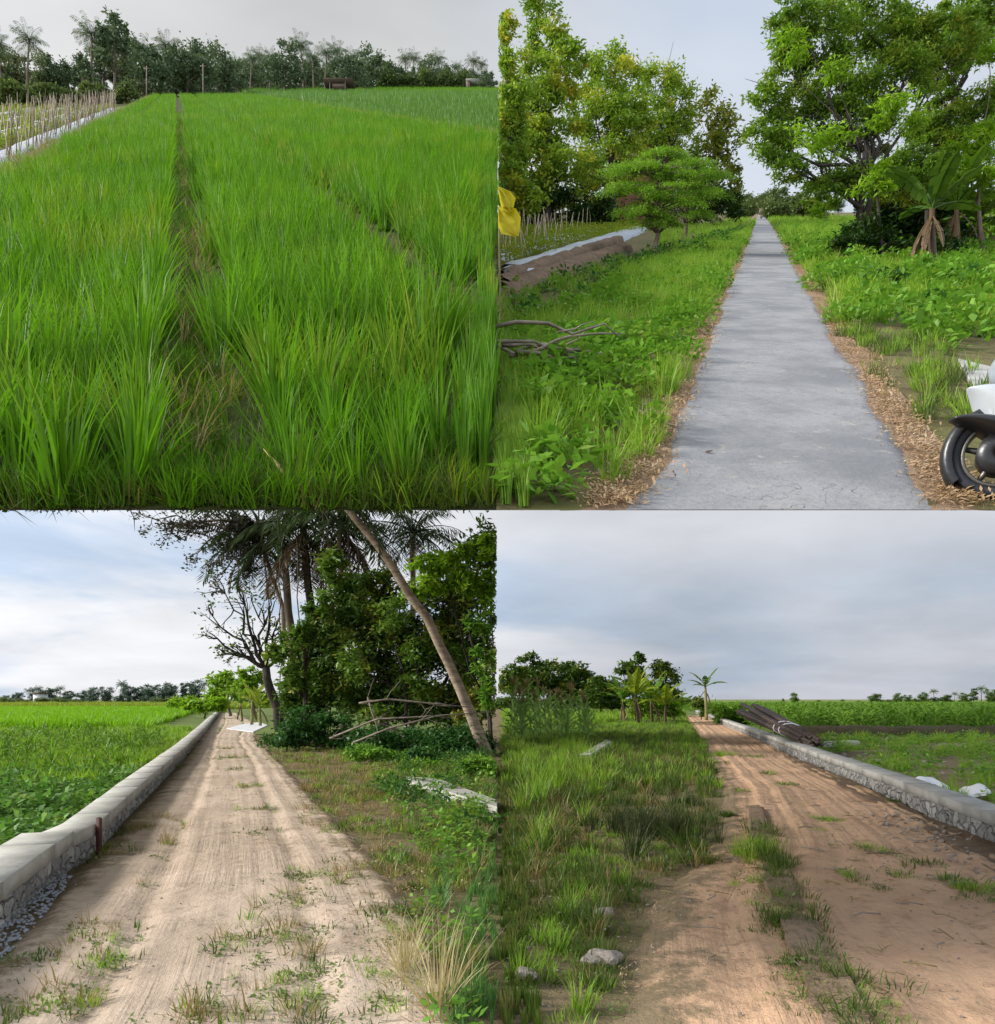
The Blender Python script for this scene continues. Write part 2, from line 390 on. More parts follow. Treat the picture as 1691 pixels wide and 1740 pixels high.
def frond(rng, L, az, el, droop, w=.5, nl=22, lw=.05):
    """a feathered palm frond from the origin"""
    k = 8; t = np.linspace(0, 1, k); th = el - droop * t ** 1.3
    d = np.array([math.cos(az), math.sin(az), 0]); P = [np.zeros(3)]
    for i in range(k - 1): P.append(P[-1] + (d * math.cos(th[i]) + np.array([0, 0, 1]) * math.sin(th[i])) * L / (k - 1))
    P = np.array(P); parts = [tube(P, np.linspace(L * .012, L * .003, k), 4, False)]
    tt = np.linspace(.12, .98, nl); pos = np.stack([np.interp(tt, t, P[:, i]) for i in range(3)], 1)
    sd = np.array([-d[1], d[0], 0]); V = []
    for s in (-1, 1):
        ll = w * L * .5 * np.sin(np.clip(tt * 2.6 + .35, 0, math.pi)) ** .6 * rng.uniform(.85, 1.1, nl) + .05 * L
        dr = unit(sd * s * .9 + d * .45 + np.array([0, 0, -.75]) + rng.normal(0, .1, (nl, 3)))
        fw = unit(np.cross(dr, np.array([0, 0, 1.0])) + rng.normal(0, .3, (nl, 3))) * lw * L * .25
        tip = pos + dr * ll[:, None]; mid = pos + dr * ll[:, None] * .5
        V.append(np.stack([pos, mid + fw, tip, mid - fw], 1).reshape(-1, 3))
    V = np.concatenate(V); parts.append((V, np.arange(len(V)).reshape(-1, 4)))
    return cat(parts)
def palm_meshes(rng, h, r, L, nf, lm, bm, lean=(0, 0), dead=0, dm=None, droop=1.5):
    c = curve((0, 0, -.2), (lean[0], lean[1], h), (lean[0] * -.12, 0, 0), rng, 12, .004)
    rr = np.linspace(r, r * .62, 12); rr[0] *= 1.5; rr[1] *= 1.12
    tr = mesh('trunk', tube(c, rr, 10), bm, True)
    fs = []
    for i in range(nf):
        az = i * 2.4 + rng.uniform(-.3, .3); el = R(75) - R(100) * (i / nf) + rng.normal(0, .1)
        fs.append(shift(frond(rng, L * rng.uniform(.85, 1.1), az, el, droop * rng.uniform(.7, 1.1)), c[-1]))
    cr_ = mesh('crown', cat(fs), lm)
    dd = None
    if dead:
        fs = [shift(frond(rng, L * rng.uniform(.6, .9), rng.uniform(0, 6.3), R(-45), .9, .35), c[-1] - np.array([0, 0, .2])) for i in range(dead)]
        dd = mesh('dead_fronds', cat(fs), dm)
    return tr, cr_, dd
def palm(name, label, loc, meshes, lm=None, group=None, rz=0, s=1):
    root = thing(name, label, 'palm tree', loc, rz, group); root.scale = (s, s, s)
    for nm, me in zip(('trunk', 'crown', 'dead_fronds'), meshes):
        if me is not None: obj(nm, me, None, root)
    return root
def banana_leaf(rng, L, W, az, el, droop, split=.3):
    k = 9; t = np.linspace(0, 1, k); th = el - droop * t ** 1.5; d = np.array([math.cos(az), math.sin(az), 0]); s = np.array([-d[1], d[0], 0])
    P = [np.zeros(3)]
    for i in range(k - 1): P.append(P[-1] + (d * math.cos(th[i]) + np.array([0, 0, 1]) * math.sin(th[i])) * L / (k - 1))
    P = np.array(P); wid = W * np.sin(np.clip((t - .12) / .88, 0, 1) * math.pi) ** .5 * .5; wid[0] = .01; wid[-1] = .01; V = []; F = []
    for sgn in (-1, 1):
        for i in range(1, k - 1):
            a, b = P[i], P[i + 1]; dz = -np.array([0, 0, 1]) * rng.uniform(.1, .6)
            o = unit(s * sgn + dz + rng.normal(0, .08, 3)); e = len(V)
            g = (b - a) * (.12 if rng.uniform() < split else 0)
            V += [a, b - g, b - g + o * wid[i + 1], a + o * wid[i]]; F.append([e, e + 1, e + 2, e + 3])
    parts = [(np.array(V), np.array(F)), tube(P, np.linspace(L * .018, L * .004, k), 5, False)]
    return cat(parts)
def banana(name, label, loc, h, nl, L, W, lm, bm, seed=1, group=None, dead=0, dm=None, side=0, erect=70, parts=True):
    rng = np.random.default_rng(seed); root = thing(name, label, 'banana plant', loc, 0, group)
    c = curve((0, 0, -.1), (rng.normal(0, .08) * h, 0, h), (0, 0, 0), rng, 6, .01)
    obj('stem', tube(c, np.linspace(.13, .07, 6) * (h / 2) ** .5, 9), bm, root, True)
    top = c[-1]
    for i in range(nl):
        v = banana_leaf(rng, L * rng.uniform(.8, 1.1), W, i * 2.4 + rng.uniform(-.4, .4), R(erect + 8 - 55 * i / nl), rng.uniform(.5, 1.5))
        v = shift(v, top)
        if side:
            V, F = shift(v, loc); V, F = keep((V, F), side); v = (V - np.array(list(loc)), F)
        obj('leaf', v, lm, root)
    for i in range(dead):
        v = shift(banana_leaf(rng, L * .8, W * .35, rng.uniform(0, 6.3), R(-50), .6), top * .9); obj('dead_leaf', v, dm, root, label='dry brown hanging banana leaf')
    return root

# ------------------------------------------------------------------ camera, sky, sun
cam = bpy.data.cameras.new('camera'); co = bpy.data.objects.new('camera', cam); C.objects.link(co)
co.location = (0, 0, CZ); co.rotation_euler = (R(90), 0, 0)
cam.sensor_fit = 'HORIZONTAL'; cam.sensor_width = 36; cam.lens = FPX * 36 / 1691; cam.shift_y = (YH - 870) / 1691
cam.clip_end = 9000; cam.clip_start = .05; sc.camera = co
SUN_EL, SUN_AZ = 27.5, -92.0          # azimuth from +Y, clockwise; the sun stands to the left, a little behind
sd = Vector((math.sin(R(SUN_AZ)) * math.cos(R(SUN_EL)), math.cos(R(SUN_AZ)) * math.cos(R(SUN_EL)), math.sin(R(SUN_EL))))
sun = bpy.data.lights.new('sun', 'SUN'); sun.energy = 4.9; sun.angle = R(13); sun.color = (1, .955, .89)
so = bpy.data.objects.new('sun', sun); C.objects.link(so); so.rotation_euler = sd.to_track_quat('Z', 'Y').to_euler(); so.location = (-30, -5, 30)
w = bpy.data.worlds.new('World'); sc.world = w; w.use_nodes = True; nt = w.node_tree; nt.nodes.clear(); n = N(nt)
tc = n.add('ShaderNodeTexCoord').outputs['Generated']; sx = n.add('ShaderNodeSeparateXYZ'); n.link(tc, sx.inputs[0])
X, Y, Z = sx.outputs
sky = n.add('ShaderNodeTexSky', sky_type='NISHITA'); sky.sun_disc = False; sky.sun_elevation = R(SUN_EL); sky.sun_rotation = R(SUN_AZ); sky.air_density = 1.2; sky.dust_density = 2
zz = n.math('ADD', n.math('ABSOLUTE', Z), .22)
cv = n.add('ShaderNodeCombineXYZ'); n.link(n.math('DIVIDE', X, zz), cv.inputs[0]); n.link(n.math('DIVIDE', Y, zz), cv.inputs[1]); n.link(n.math('MULTIPLY', Z, 1.5), cv.inputs[2])
c1 = n.noise(cv.outputs[0], .75, 6, .52, .35); c2 = n.noise(cv.outputs[0], 1.9, 5, .5, .2)
u = n.ramp(X, -.12, .22); v = n.ramp(Z, .28, .5)
lowl = n.mix(n.ramp(c1, .38, .55), (.52, .64, .82), (.90, .91, .95)); lowr = n.mix(n.ramp(c1, .36, .64), (.45, .53, .65), (.62, .64, .71))
lowr = n.mix(n.ramp(Z, .10, .22), lowr, (.74, .75, .80))
hil = n.mix(n.ramp(c1, .38, .62), (.42, .44, .48), (.74, .74, .72)); hir = n.mix(n.ramp(c1, .38, .62), (.48, .62, .84), (.76, .82, .92))
col = n.mix(v, n.mix(u, lowl, lowr), n.mix(u, hil, hir))
k = n.math('ADD', .93, n.math('MULTIPLY', n.math('SUBTRACT', c2, .5), .5))
# out-of-view sky brightened round the sun and behind, added to light the lower plain
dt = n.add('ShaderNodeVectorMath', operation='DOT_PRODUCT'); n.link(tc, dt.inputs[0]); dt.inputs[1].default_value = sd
added_glow = n.math('ADD', n.math('MULTIPLY', n.math('POWER', n.math('MAXIMUM', dt.outputs['Value'], 0), 3), 1.3), n.math('MULTIPLY', n.ramp(Y, .15, -.5), .9))
k = n.math('MULTIPLY', k, n.math('ADD', 1, added_glow))
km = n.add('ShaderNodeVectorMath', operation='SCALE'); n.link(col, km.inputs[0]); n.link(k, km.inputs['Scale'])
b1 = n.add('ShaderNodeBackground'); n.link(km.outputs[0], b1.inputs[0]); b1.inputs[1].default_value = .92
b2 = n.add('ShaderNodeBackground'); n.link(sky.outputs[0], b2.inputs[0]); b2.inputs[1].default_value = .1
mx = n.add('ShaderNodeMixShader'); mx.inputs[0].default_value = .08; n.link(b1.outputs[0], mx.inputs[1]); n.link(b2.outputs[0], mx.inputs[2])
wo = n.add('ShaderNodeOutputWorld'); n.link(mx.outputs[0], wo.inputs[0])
sc.view_settings.view_transform = 'Standard'; sc.view_settings.look = 'None'; sc.view_settings.gamma = 1; sc.view_settings.exposure = .16
sc.cycles.max_bounces = 6; sc.cycles.transparent_max_bounces = 4; sc.cycles.diffuse_bounces = 3; sc.cycles.use_denoising = True

# ------------------------------------------------------------------ materials
M = {}
M['rice'] = mat_leaf('rice_leaf', (.165, .345, .014), (.09, .235, .010), (.30, .34, .03), tr=.45, scale=.35, spec=.12)
M['rice2'] = mat_leaf('rice_leaf_bluish', (.13, .27, .03), (.085, .20, .02), None, tr=.4, scale=.3)
M['rice3'] = mat_leaf('rice_leaf_lit', (.24, .46, .012), (.18, .38, .01), None, tr=.45, scale=.1)  # brighter green for the paddy further out
M['grass'] = mat_leaf('grass_bright', (.33, .48, .05), (.18, .35, .025), (.34, .32, .08), tr=.4, scale=1.2)
M['grass_dk'] = mat_leaf('grass_olive', (.12, .19, .025), (.06, .11, .015), (.24, .19, .07), tr=.35, scale=1.5)
M['tuft_dk'] = mat_leaf('grass_dark', (.07, .10, .025), (.03, .045, .012), (.14, .12, .05), tr=.2, scale=3)
M['straw'] = mat_leaf('straw_pale', (.62, .54, .32), (.44, .36, .18), None, tr=.3)
M['dry'] = mat_leaf('grass_dry', (.42, .34, .15), (.28, .20, .08), None, tr=.3)
M['weed'] = mat_leaf('weed_leaf', (.26, .45, .05), (.12, .29, .03), (.30, .36, .05), tr=.35, scale=1.3)
M['weed_dull'] = mat_leaf('weed_leaf_dusty', (.22, .31, .09), (.12, .20, .05), (.34, .32, .12), tr=.3)
M['weed_dk'] = mat_leaf('weed_leaf_dark', (.07, .20, .04), (.04, .12, .025), None, tr=.3, scale=1.5)
M['crop'] = mat_leaf('crop_leaf_yellowish', (.34, .38, .03), (.18, .27, .02), (.42, .36, .04), tr=.4, scale=.9)
M['teak'] = mat_leaf('tree_leaf_mid', (.46, .58, .05), (.12, .24, .024), (.78, .62, .06), tr=.38, scale=.35)
M['rain'] = mat_leaf('feathery_leaf', (.34, .50, .05), (.09, .19, .02), (.50, .52, .06), tr=.42, scale=.7)
M['teak_mid'] = mat_leaf('tree_leaf_shade', (.20, .32, .04), (.08, .17, .02), (.36, .34, .05), tr=.35, scale=.8)  # deeper green than the mid tree leaf
M['crop_dk'] = mat_leaf('leaf_ochre', (.30, .30, .04), (.14, .19, .025), (.36, .26, .05), tr=.35)
M['lit'] = mat_leaf('tree_leaf_bright', (.36, .52, .03), (.20, .38, .02), None, tr=.42, scale=.5)  # bright yellow green leaf
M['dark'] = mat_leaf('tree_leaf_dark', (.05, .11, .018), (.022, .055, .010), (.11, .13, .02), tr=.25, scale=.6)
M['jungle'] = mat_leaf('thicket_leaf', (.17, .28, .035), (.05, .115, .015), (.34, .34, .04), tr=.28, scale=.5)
M['far'] = mat_leaf('far_leaf', (.19, .26, .13), (.10, .15, .08), (.26, .28, .11), tr=.2, scale=.06)  # haze of the distance greyed into the leaf colour
M['far_lit'] = mat_leaf('far_leaf_green', (.19, .25, .07), (.11, .16, .05), None, tr=.25, scale=.1)  # greener leaf for far shrubs
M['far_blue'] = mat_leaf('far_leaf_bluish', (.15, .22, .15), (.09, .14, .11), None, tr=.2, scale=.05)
M['purple'] = mat_leaf('sparse_leaf', (.10, .11, .08), (.06, .06, .05), None, tr=.3)
M['maize'] = mat_leaf('maize_leaf', (.42, .60, .18), (.22, .40, .10), (.22, .26, .06), tr=.35, scale=.9)
M['corn'] = mat_leaf('corn_leaf', (.28, .46, .05), (.14, .29, .03), None, tr=.4, scale=.35)
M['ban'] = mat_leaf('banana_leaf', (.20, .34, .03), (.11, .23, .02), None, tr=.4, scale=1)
M['ban_dk'] = mat_leaf('banana_leaf_shaded', (.10, .19, .02), (.05, .11, .012), None, tr=.3, scale=1)  # darker copy of the banana leaf, the tree's shade put into its colour
M['ban_dry'] = mat_leaf('banana_dry', (.20, .13, .065), (.09, .055, .03), None, tr=.2)
M['ban_y'] = mat_leaf('banana_yellow', (.80, .60, .02), (.68, .58, .03), None, tr=.4, scale=2)
M['palm'] = mat_leaf('palm_leaf', (.06, .10, .035), (.03, .055, .02), None, tr=.25, scale=1)
M['palm_dead'] = mat_leaf('palm_dead', (.22, .16, .10), (.10, .07, .045), None, tr=.2)
M['litter'] = mat_leaf('leaf_litter', (.56, .38, .22), (.40, .25, .13), (.62, .50, .32), tr=.1, scale=3)
M['bark'] = mat_bark('bark', (.10, .075, .055), (.19, .15, .11))
M['bark_dk'] = mat_bark('bark_dark', (.022, .018, .015), (.062, .05, .04))  # dark bark, lowered further to carry the shade on the trunks
M['bark_palm'] = mat_bark('bark_palm', (.22, .165, .12), (.40, .31, .23), 5, True)
M['stem'] = mat_bark('banana_stem', (.16, .17, .06), (.30, .24, .12), 5)
M['bamboo'] = mat_plain('bamboo', (.42, .34, .22), (.24, .18, .12), .6)
M['stake_dk'] = mat_plain('stake_weathered', (.20, .14, .10), (.10, .07, .05), .8)
M['wood'] = mat_plain('grey_wood', (.30, .25, .20), (.17, .14, .11), .85, 5)
M['pole'] = mat_plain('dark_poles', (.11, .075, .06), (.05, .036, .032), .7, 6)
M['field'] = mat_ground('field_soil', (.085, .075, .03), (.06, .08, .02), (.035, .032, .018), .5, 8)
M['land'] = mat_ground('grassy_ground', (.26, .195, .115), (.19, .165, .07), (.12, .092, .05), 1.1, 9, .9, .05)
M['farland'] = mat_ground('far_field_ground', (.14, .20, .03), (.09, .14, .02), (.10, .11, .03), .12, 2)
M['landr'] = mat_ground('verge_ground', (.13, .13, .04), (.17, .13, .065), (.07, .06, .03), .9, 8)
M['soil'] = mat_ground('brown_soil', (.25, .17, .11), (.17, .115, .07), (.10, .07, .045), 1.2, 9, .9, .05)
M['shoulder'] = mat_ground('shoulder_soil', (.34, .23, .15), (.27, .18, .11), (.18, .12, .075), 1.2, 12, .8, .03)
M['bankdark'] = mat_ground('bank_soil', (.07, .05, .03), (.05, .05, .02), (.03, .022, .015), 1.2, 6)
M['sand'] = mat_sand('sand_pale', (.58, .46, .355), (.48, .375, .28), (.35, .265, .195))
M['sand2'] = mat_sand('sand_reddish', (.60, .385, .24), (.50, .32, .195), (.29, .18, .11), str_=.4, bs=1.0)
M['asphalt'] = mat_asphalt('asphalt')
M['conc'] = mat_concrete('concrete'); M['conc_w'] = mat_concrete('concrete_pale', (.52, .51, .47), (.38, .37, .33))
M['stone'] = mat_stone('rubble_stone', 1.5); M['stone_dk'] = mat_stone('rubble_stone_dark', 1.05)
M['film'] = mat_plain('silver_film', (.52, .55, .60), (.38, .41, .46), .35, 3, 0, .6, .5)
M['white'] = mat_plain('white_sheet', (.80, .81, .84), (.66, .67, .72), .5, 2)
M['median'] = mat_ground('median_soil', (.33, .23, .15), (.24, .165, .105), (.14, .10, .065), 2.5, 10, .9, .05)
M['gravel'] = mat_plain('gravel', (.42, .45, .50), (.26, .28, .31), .9, 9)
M['rock'] = mat_plain('rock', (.36, .31, .26), (.22, .19, .16), .9, 6, bs=.8)

# ------------------------------------------------------------------ terrain
rg = np.random.default_rng(5)
def slab(name, T, Y0, Y1, sgn, mat, thick):
    ny, nx = 170, 70; Yr = Y0 * (Y1 / Y0) ** np.linspace(0, 1, ny); f = np.linspace(0, 1, nx)
    Yg, fg = np.meshgrid(Yr, f, indexing='ij'); Xg = sgn * ((.0006 if sgn < 0 else -.006) + fg * (.74 * Yg + 1.2))
    zg = T.s * Yg + T.z0 + ((vnoise(Xg, Yg, .35, 1) - .5) * .03 + (vnoise(Xg, Yg, 2.2, 2) - .5) * .03) * np.clip((Yg - Y0) / .6, 0, 1)
    V = np.stack([Xg, Yg, zg], 2).reshape(-1, 3); i = np.arange(ny * nx).reshape(ny, nx)
    F = np.stack([i[:-1, :-1], i[:-1, 1:], i[1:, 1:], i[1:, :-1]], 2).reshape(-1, 4)
    if sgn < 0: F = F[:, ::-1]
    # underside and edges
    o = len(V); B = []; tap = 1.1 if sgn < 0 else 1.7
    for Yb, a in ((Y0 + tap, 0), (Y0 + tap, 1), (Y1, 0), (Y1, 1)):
        B.append([sgn * (.0006 + a * (.74 * Yb + 1.2)), Yb, T.s * Yb + T.z0 - thick])
    V = np.concatenate([V, B]); E = [[o, o + 1, o + 3, o + 2]]
    for j in range(nx - 1): E.append([i[0, j], i[0, j + 1], o + 1, o] if j == 0 else [i[0, j], i[0, j + 1], o + 1, -1])
    for r in range(ny - 1):
        E.append([i[r, 0], i[r + 1, 0], o + 2, -1] if r else [o, i[r, 0], i[r + 1, 0], o + 2]); E.append([i[r, -1], i[r + 1, -1], o + 3, -1] if r else [o + 1, i[r, -1], i[r + 1, -1], o + 3])
    for j in range(nx - 1): E.append([i[-1, j], i[-1, j + 1], o + 3, -1] if j else [o + 2, i[-1, 0], i[-1, 1], o + 3])
    return struct(obj(name, (V, np.concatenate([F, np.array(E)])), mat))
slab('rice_field_ground', TL, TL.Y(867), 262, -1, M['field'], .35)
slab('roadside_ground', TR, TR.Y(867), 190, 1, M['landr'], .28)
def plain():
    xs = np.concatenate([-np.geomspace(2600, 12, 24), np.linspace(-11.5, 11.5, 93), np.geomspace(12, 2600, 24)])
    ys = np.concatenate([[-60, -20, -8], np.linspace(-3, 1, 8), 1.2 * (4000 / 1.2) ** np.linspace(0, 1, 260)])
    Xg, Yg = np.meshgrid(xs, ys); k = np.clip(1 - np.abs(Yg) / 40, 0, 1)
    zg = ((vnoise(Xg, Yg, .5, 3) - .5) * .03 + (vnoise(Xg, Yg, 2.5, 4) - .5) * .02) * k
    V = np.stack([Xg, Yg, zg], 2).reshape(-1, 3); i = np.arange(len(V)).reshape(Xg.shape)
    F = np.stack([i[:-1, :-1], i[:-1, 1:], i[1:, 1:], i[1:, :-1]], 2).reshape(-1, 4)
    return struct(obj('ground', (V, F), M['land'], smooth=True))
plain()
def ribbon(name, T, rows, mat, z=.02, edge=.05, jit=.12, ny=240, nx=64, ruts=0, side=0, seed=1, wid=3.0, label=None, relief=.02, rutd=.018):
    rows = sorted(rows, key=lambda r: -r[0]); Yr = np.array([T.Y(r[0]) for r in rows])
    L = np.array([(r[1] - CX) / FPX * T.Y(r[0]) for r in rows]); Rr = np.array([(r[2] - CX) / FPX * T.Y(r[0]) for r in rows])
    Ys = Yr[0] * (Yr[-1] / Yr[0]) ** np.linspace(0, 1, ny); l = np.interp(Ys, Yr, L); r = np.interp(Ys, Yr, Rr); l0, r0 = l.copy(), r.copy()
    l = l + ((vnoise(Ys, Ys * 0, 1.3, seed) - .5) * 1.4 + (vnoise(Ys, Ys * 0, .4, seed) - .5) * .6 + (vnoise(Ys, Ys * 0, .13, seed + 1) - .5) * .45) * jit; r = r + ((vnoise(Ys, Ys * 0 + 9, 1.2, seed) - .5) * 1.4 + (vnoise(Ys, Ys * 0 + 9, .4, seed) - .5) * .6 + (vnoise(Ys, Ys * 0 + 9, .13, seed + 1) - .5) * .45) * jit
    if side < 0: r = np.minimum(r, -.01); l = np.minimum(l, -.02)
    if side > 0: l = np.maximum(l, .01)
    f = np.linspace(0, 1, nx); Xg = l[:, None] + (r - l)[:, None] * f; Yg = np.repeat(Ys[:, None], nx, 1)
    ed = np.minimum(f, 1 - f) * 2; prof = np.clip(ed / .18, 0, 1); prof = prof * prof * (3 - 2 * prof)
    zz = z - (1 - prof)[None, :] * edge + (vnoise(Xg, Yg, .4, seed + 3) - .5) * relief * 1.5
    if ruts:
        uu = f * wid; rp = sum(np.exp(-((uu - c) / .11) ** 2) for c in ruts); zz = zz - rp[None, :] * rutd + (vnoise(uu * 3, uu * 0, .25, 7) - .5)[None, :] * rutd * 1.2
    if T is TR: zz = zz * np.clip((Yg - 4.02) / .5, .12, 1)
    zz = zz + T.s * Yg + T.z0
    V = np.stack([Xg, Yg, zz], 2).reshape(-1, 3); i = np.arange(len(V)).reshape(ny, nx)
    F = np.stack([i[:-1, :-1], i[:-1, 1:], i[1:, 1:], i[1:, :-1]], 2).reshape(-1, 4)
    uv = np.stack([(Xg - l0[:, None]) / (r0 - l0)[:, None] * wid, Yg], 2).reshape(-1, 2)
    return struct(obj(name, (V, F), mat, smooth=True, uv=uv), label)
ROAD = [(364, 1288, 1299), (380, 1281, 1310), (400, 1274, 1324), (450, 1253, 1352), (520, 1220, 1392), (600, 1186, 1440), (700, 1148, 1506), (790, 1100, 1570), (867.2, 1041, 1613)]
ribbon('road', TR, ROAD, M['asphalt'], .035, .04, .09, relief=.006)
ribbon('road_shoulder', TR, [(y, a - (b - a) * .14 - 6, b + (b - a) * .13 + 6) for y, a, b in ROAD], M['shoulder'], .018, .025, .05, seed=4)
PATH_L = [(1212, 374, 402), (1230, 356, 440), (1260, 330, 440), (1300, 296, 490), (1350, 246, 540), (1400, 196, 590), (1450, 150, 640), (1500, 92, 690), (1600, -15, 770), (1700, -125, 845), (1800, -220, 860), (2300, -700, 900)]
ribbon('sandy_path', LO, PATH_L, M['sand'], .05, .07, .1, ruts=(.9, 2.05), side=-1, seed=11, label='pale sandy path beside the low stone wall')
PATH_R = [(1217, 1163, 1188), (1230, 1168, 1238), (1260, 1184, 1302), (1300, 1205, 1376), (1350, 1230, 1500), (1400, 1222, 1600), (1450, 1195, 1705), (1500, 1130, 1810), (1550, 1080, 1910), (1600, 1064, 2020), (1700, 1052, 2230), (1800, 1040, 2440), (2300, 980, 3500)]
ribbon('dirt_path', LO, PATH_R, M['sand2'], .075, .09, .1, rutd=.03, nx=120, ruts=(.30, .52, 1.35, 1.62, 1.95, 2.3), side=1, seed=21, label='reddish dirt path with wheel ruts')
ribbon('median_soil', LO, [(1380, 1262, 1290), (1420, 1272, 1312), (1500, 1292, 1340), (1600, 1322, 1400), (1710, 1366, 1462), (1900, 1440, 1580), (2300, 1620, 1880)], M['median'], .105, .13, .045, seed=31, nx=60, relief=.035)
ribbon('wall_foot_soil', LO, [(1290, 1330, 1350), (1350, 1440, 1490), (1400, 1530, 1592), (1450, 1610, 1705), (1500, 1690, 1820), (1600, 1820, 2020), (1900, 2200, 2640)], M['soil'], .08, .07, .1, seed=33, nx=24)
for nm_, x0_, x1_, y0_ in (('left_field_ground', -900, -1.5, 34), ('right_field_ground', 1.5, 900, 36)):
    V = np.array([[x0_, y0_, .034], [x1_ if x1_ < 0 else x1_, y0_, .034], [x1_, 1600, .034], [x0_, 1600, .034]]); struct(obj(nm_, (V, np.array([[0, 1, 2, 3]])), M['farland']))

# ================================================================== the rice field (upper left terrace)
rg = np.random.default_rng(11)
DR = (300 - CX) / FPX                                    # planting rows run this way
def tussock(seed, n=56, h=.70, w=.020, spread=.36, droop=.55, r0=.07, mat=None, segs=3):
    return mesh('tussock', blades(np.random.default_rng(seed), n, h, w, spread, droop, segs, r0, .45), mat or M['rice'])
near_t = [tussock(100 + i) for i in range(6)]
yel_t = tussock(120, 10, .45, .012, .6, 1.2, .06, M['dry'])
far_t = [tussock(130 + i, 26, .72, .03, .34, .5, .12, segs=2) for i in range(4)]
blu_t = [tussock(140 + i, 26, .66, .035, .34, .5, .12, M['rice2'], 2) for i in range(4)]
P = []
alley = [.16 + 2.57 * k for k in range(-2, 6)]
for Ya, Yb, dy in ((3.9, 44, .29), (44, 125, .55)):
    for Yr in np.arange(Ya, Yb, dy):
        c = np.arange(-3.35, 12.0, .31 if Ya < 10 else .5); c = c + rg.normal(0, .03, len(c)); yy = Yr + rg.normal(0, .06, len(c))
        d = np.min(np.abs(c[:, None] - np.array(alley)[None]) - np.where(np.arange(len(alley)) == 3, .17, 0)[None], 1)
        wid = .24 if Ya < 10 else .17
        xx = c + DR * yy; k = (c < 11.7) & (d > wid * (.8 + .4 * vnoise(yy, c, 1.2, 5))) & (xx < -.06) & (xx > -.70 * yy - .6) & (yy > TL.Y(865))
        P.append(np.stack([xx[k], yy[k], TL.s * yy[k] + TL.z0], 1))
P = np.concatenate(P); rim = (P[:, 0] > -.26) & (P[:, 1] < 12); Pr = P[rim]; P = P[~rim]; nearm = P[:, 1] < 26
scatter('rim_rice', Pr, [tussock(190 + i, 34, spread=.1, droop=.22, r0=.03, h=.62) for i in range(3)], 'rice plants along the right rim of the field', rg, .8, 1.05, .02)
Pn = P[nearm]; edge = np.abs(Pn[:, 0]) < .35
S = np.where(edge, .75, 1.0) * (.85 + .35 * vnoise(Pn[:, 0], Pn[:, 1], 1.6, 8)); S = S * (.82 + .36 * rg.uniform(0, 1, len(S)))
scatter('rice_plants', Pn, near_t, 'bright green young rice growing in planted rows', rg, .85, 1.15, .07, S)
Pf = P[~nearm]
scatter('distant_rice_plants', Pf, far_t, 'green rice further down the field', rg, .9, 1.15, .05)
# right hand field behind the low bund
YY = np.concatenate([np.arange(30, 70, .6), np.arange(70, 240, 1.3)]); P = []
for Yr in YY:
    c = np.arange(12.9, .42 * Yr + .2, .55 if Yr < 70 else 1.1); yy = Yr + rg.normal(0, .15, len(c)); xx = c + DR * yy + rg.normal(0, .08, len(c))
    k = (xx < -.05); P.append(np.stack([xx[k], yy[k], TL.s * yy[k] + TL.z0], 1))
P = np.concatenate(P); a = P[:, 1] < 150
scatter('second_rice_field', P[a], blu_t, 'darker bluish green rice beyond the grassy bund', rg, .9, 1.2, .05, np.where(P[a][:, 1] > 70, 1.5, 1))
scatter('third_rice_field', P[~a], far_t, 'yellow green rice at the far end of the plain', rg, 1.5, 1.9, .05)
# alleys and bunds: sparse weeds, dead leaves
al = []
for c0 in alley:
    m = 700; yy = TL.Y(864) * (14.) ** rg.uniform(0, 1, m); cc = c0 + rg.normal(0, .12, m); xx = cc + DR * yy; k = (xx < -.05) & (xx > -.7 * yy - .5)
    al.append(np.stack([xx[k], yy[k], TL.s * yy[k] + TL.z0 + .01], 1))
al = np.concatenate(al)
wd_s = [mesh('tuft', blades(np.random.default_rng(160 + i), 18, .24, .009, .9, 1.2, 2, .06), M['grass_dk'] if i % 2 else M['rice']) for i in range(6)] + [yel_t]
ne = np.stack([-rg.uniform(.05, 3.6, 900), TL.Y(866) + rg.uniform(0, 2.6, 900) ** 1.3 + .02, np.zeros(900)], 1); ne[:, 2] = TL.s * ne[:, 1] + TL.z0
ne2 = ne[:420].copy(); ne2[:, 1] = TL.Y(866.5) + rg.uniform(0, .14, 420); ne2[:, 0] = -rg.uniform(.04, 3.4, 420); ne2[:, 2] = TL.s * ne2[:, 1] + TL.z0; ne = np.concatenate([ne, ne2])
scatter('low_rice_shoots', ne, wd_s[:6], 'short shoots and weeds at the near edge of the rice', rg, .6, 1.3, .15)
yy = 4.2 * 4 ** rg.uniform(0, 1, 80); xx = -rg.uniform(.03, .22, 80); scatter('rim_rice_plants', np.stack([xx, yy, TL.s * yy + TL.z0], 1), [tussock(195 + i, 22, spread=.08, droop=.16, r0=.025, h=.62) for i in range(3)], 'rice standing along the right rim of the field', rg, .8, 1.1, .01)
scatter('alley_weeds', al, wd_s, 'sparse weeds and yellowed leaves in the gaps between rice rows', rg, .6, 1.2, .2)
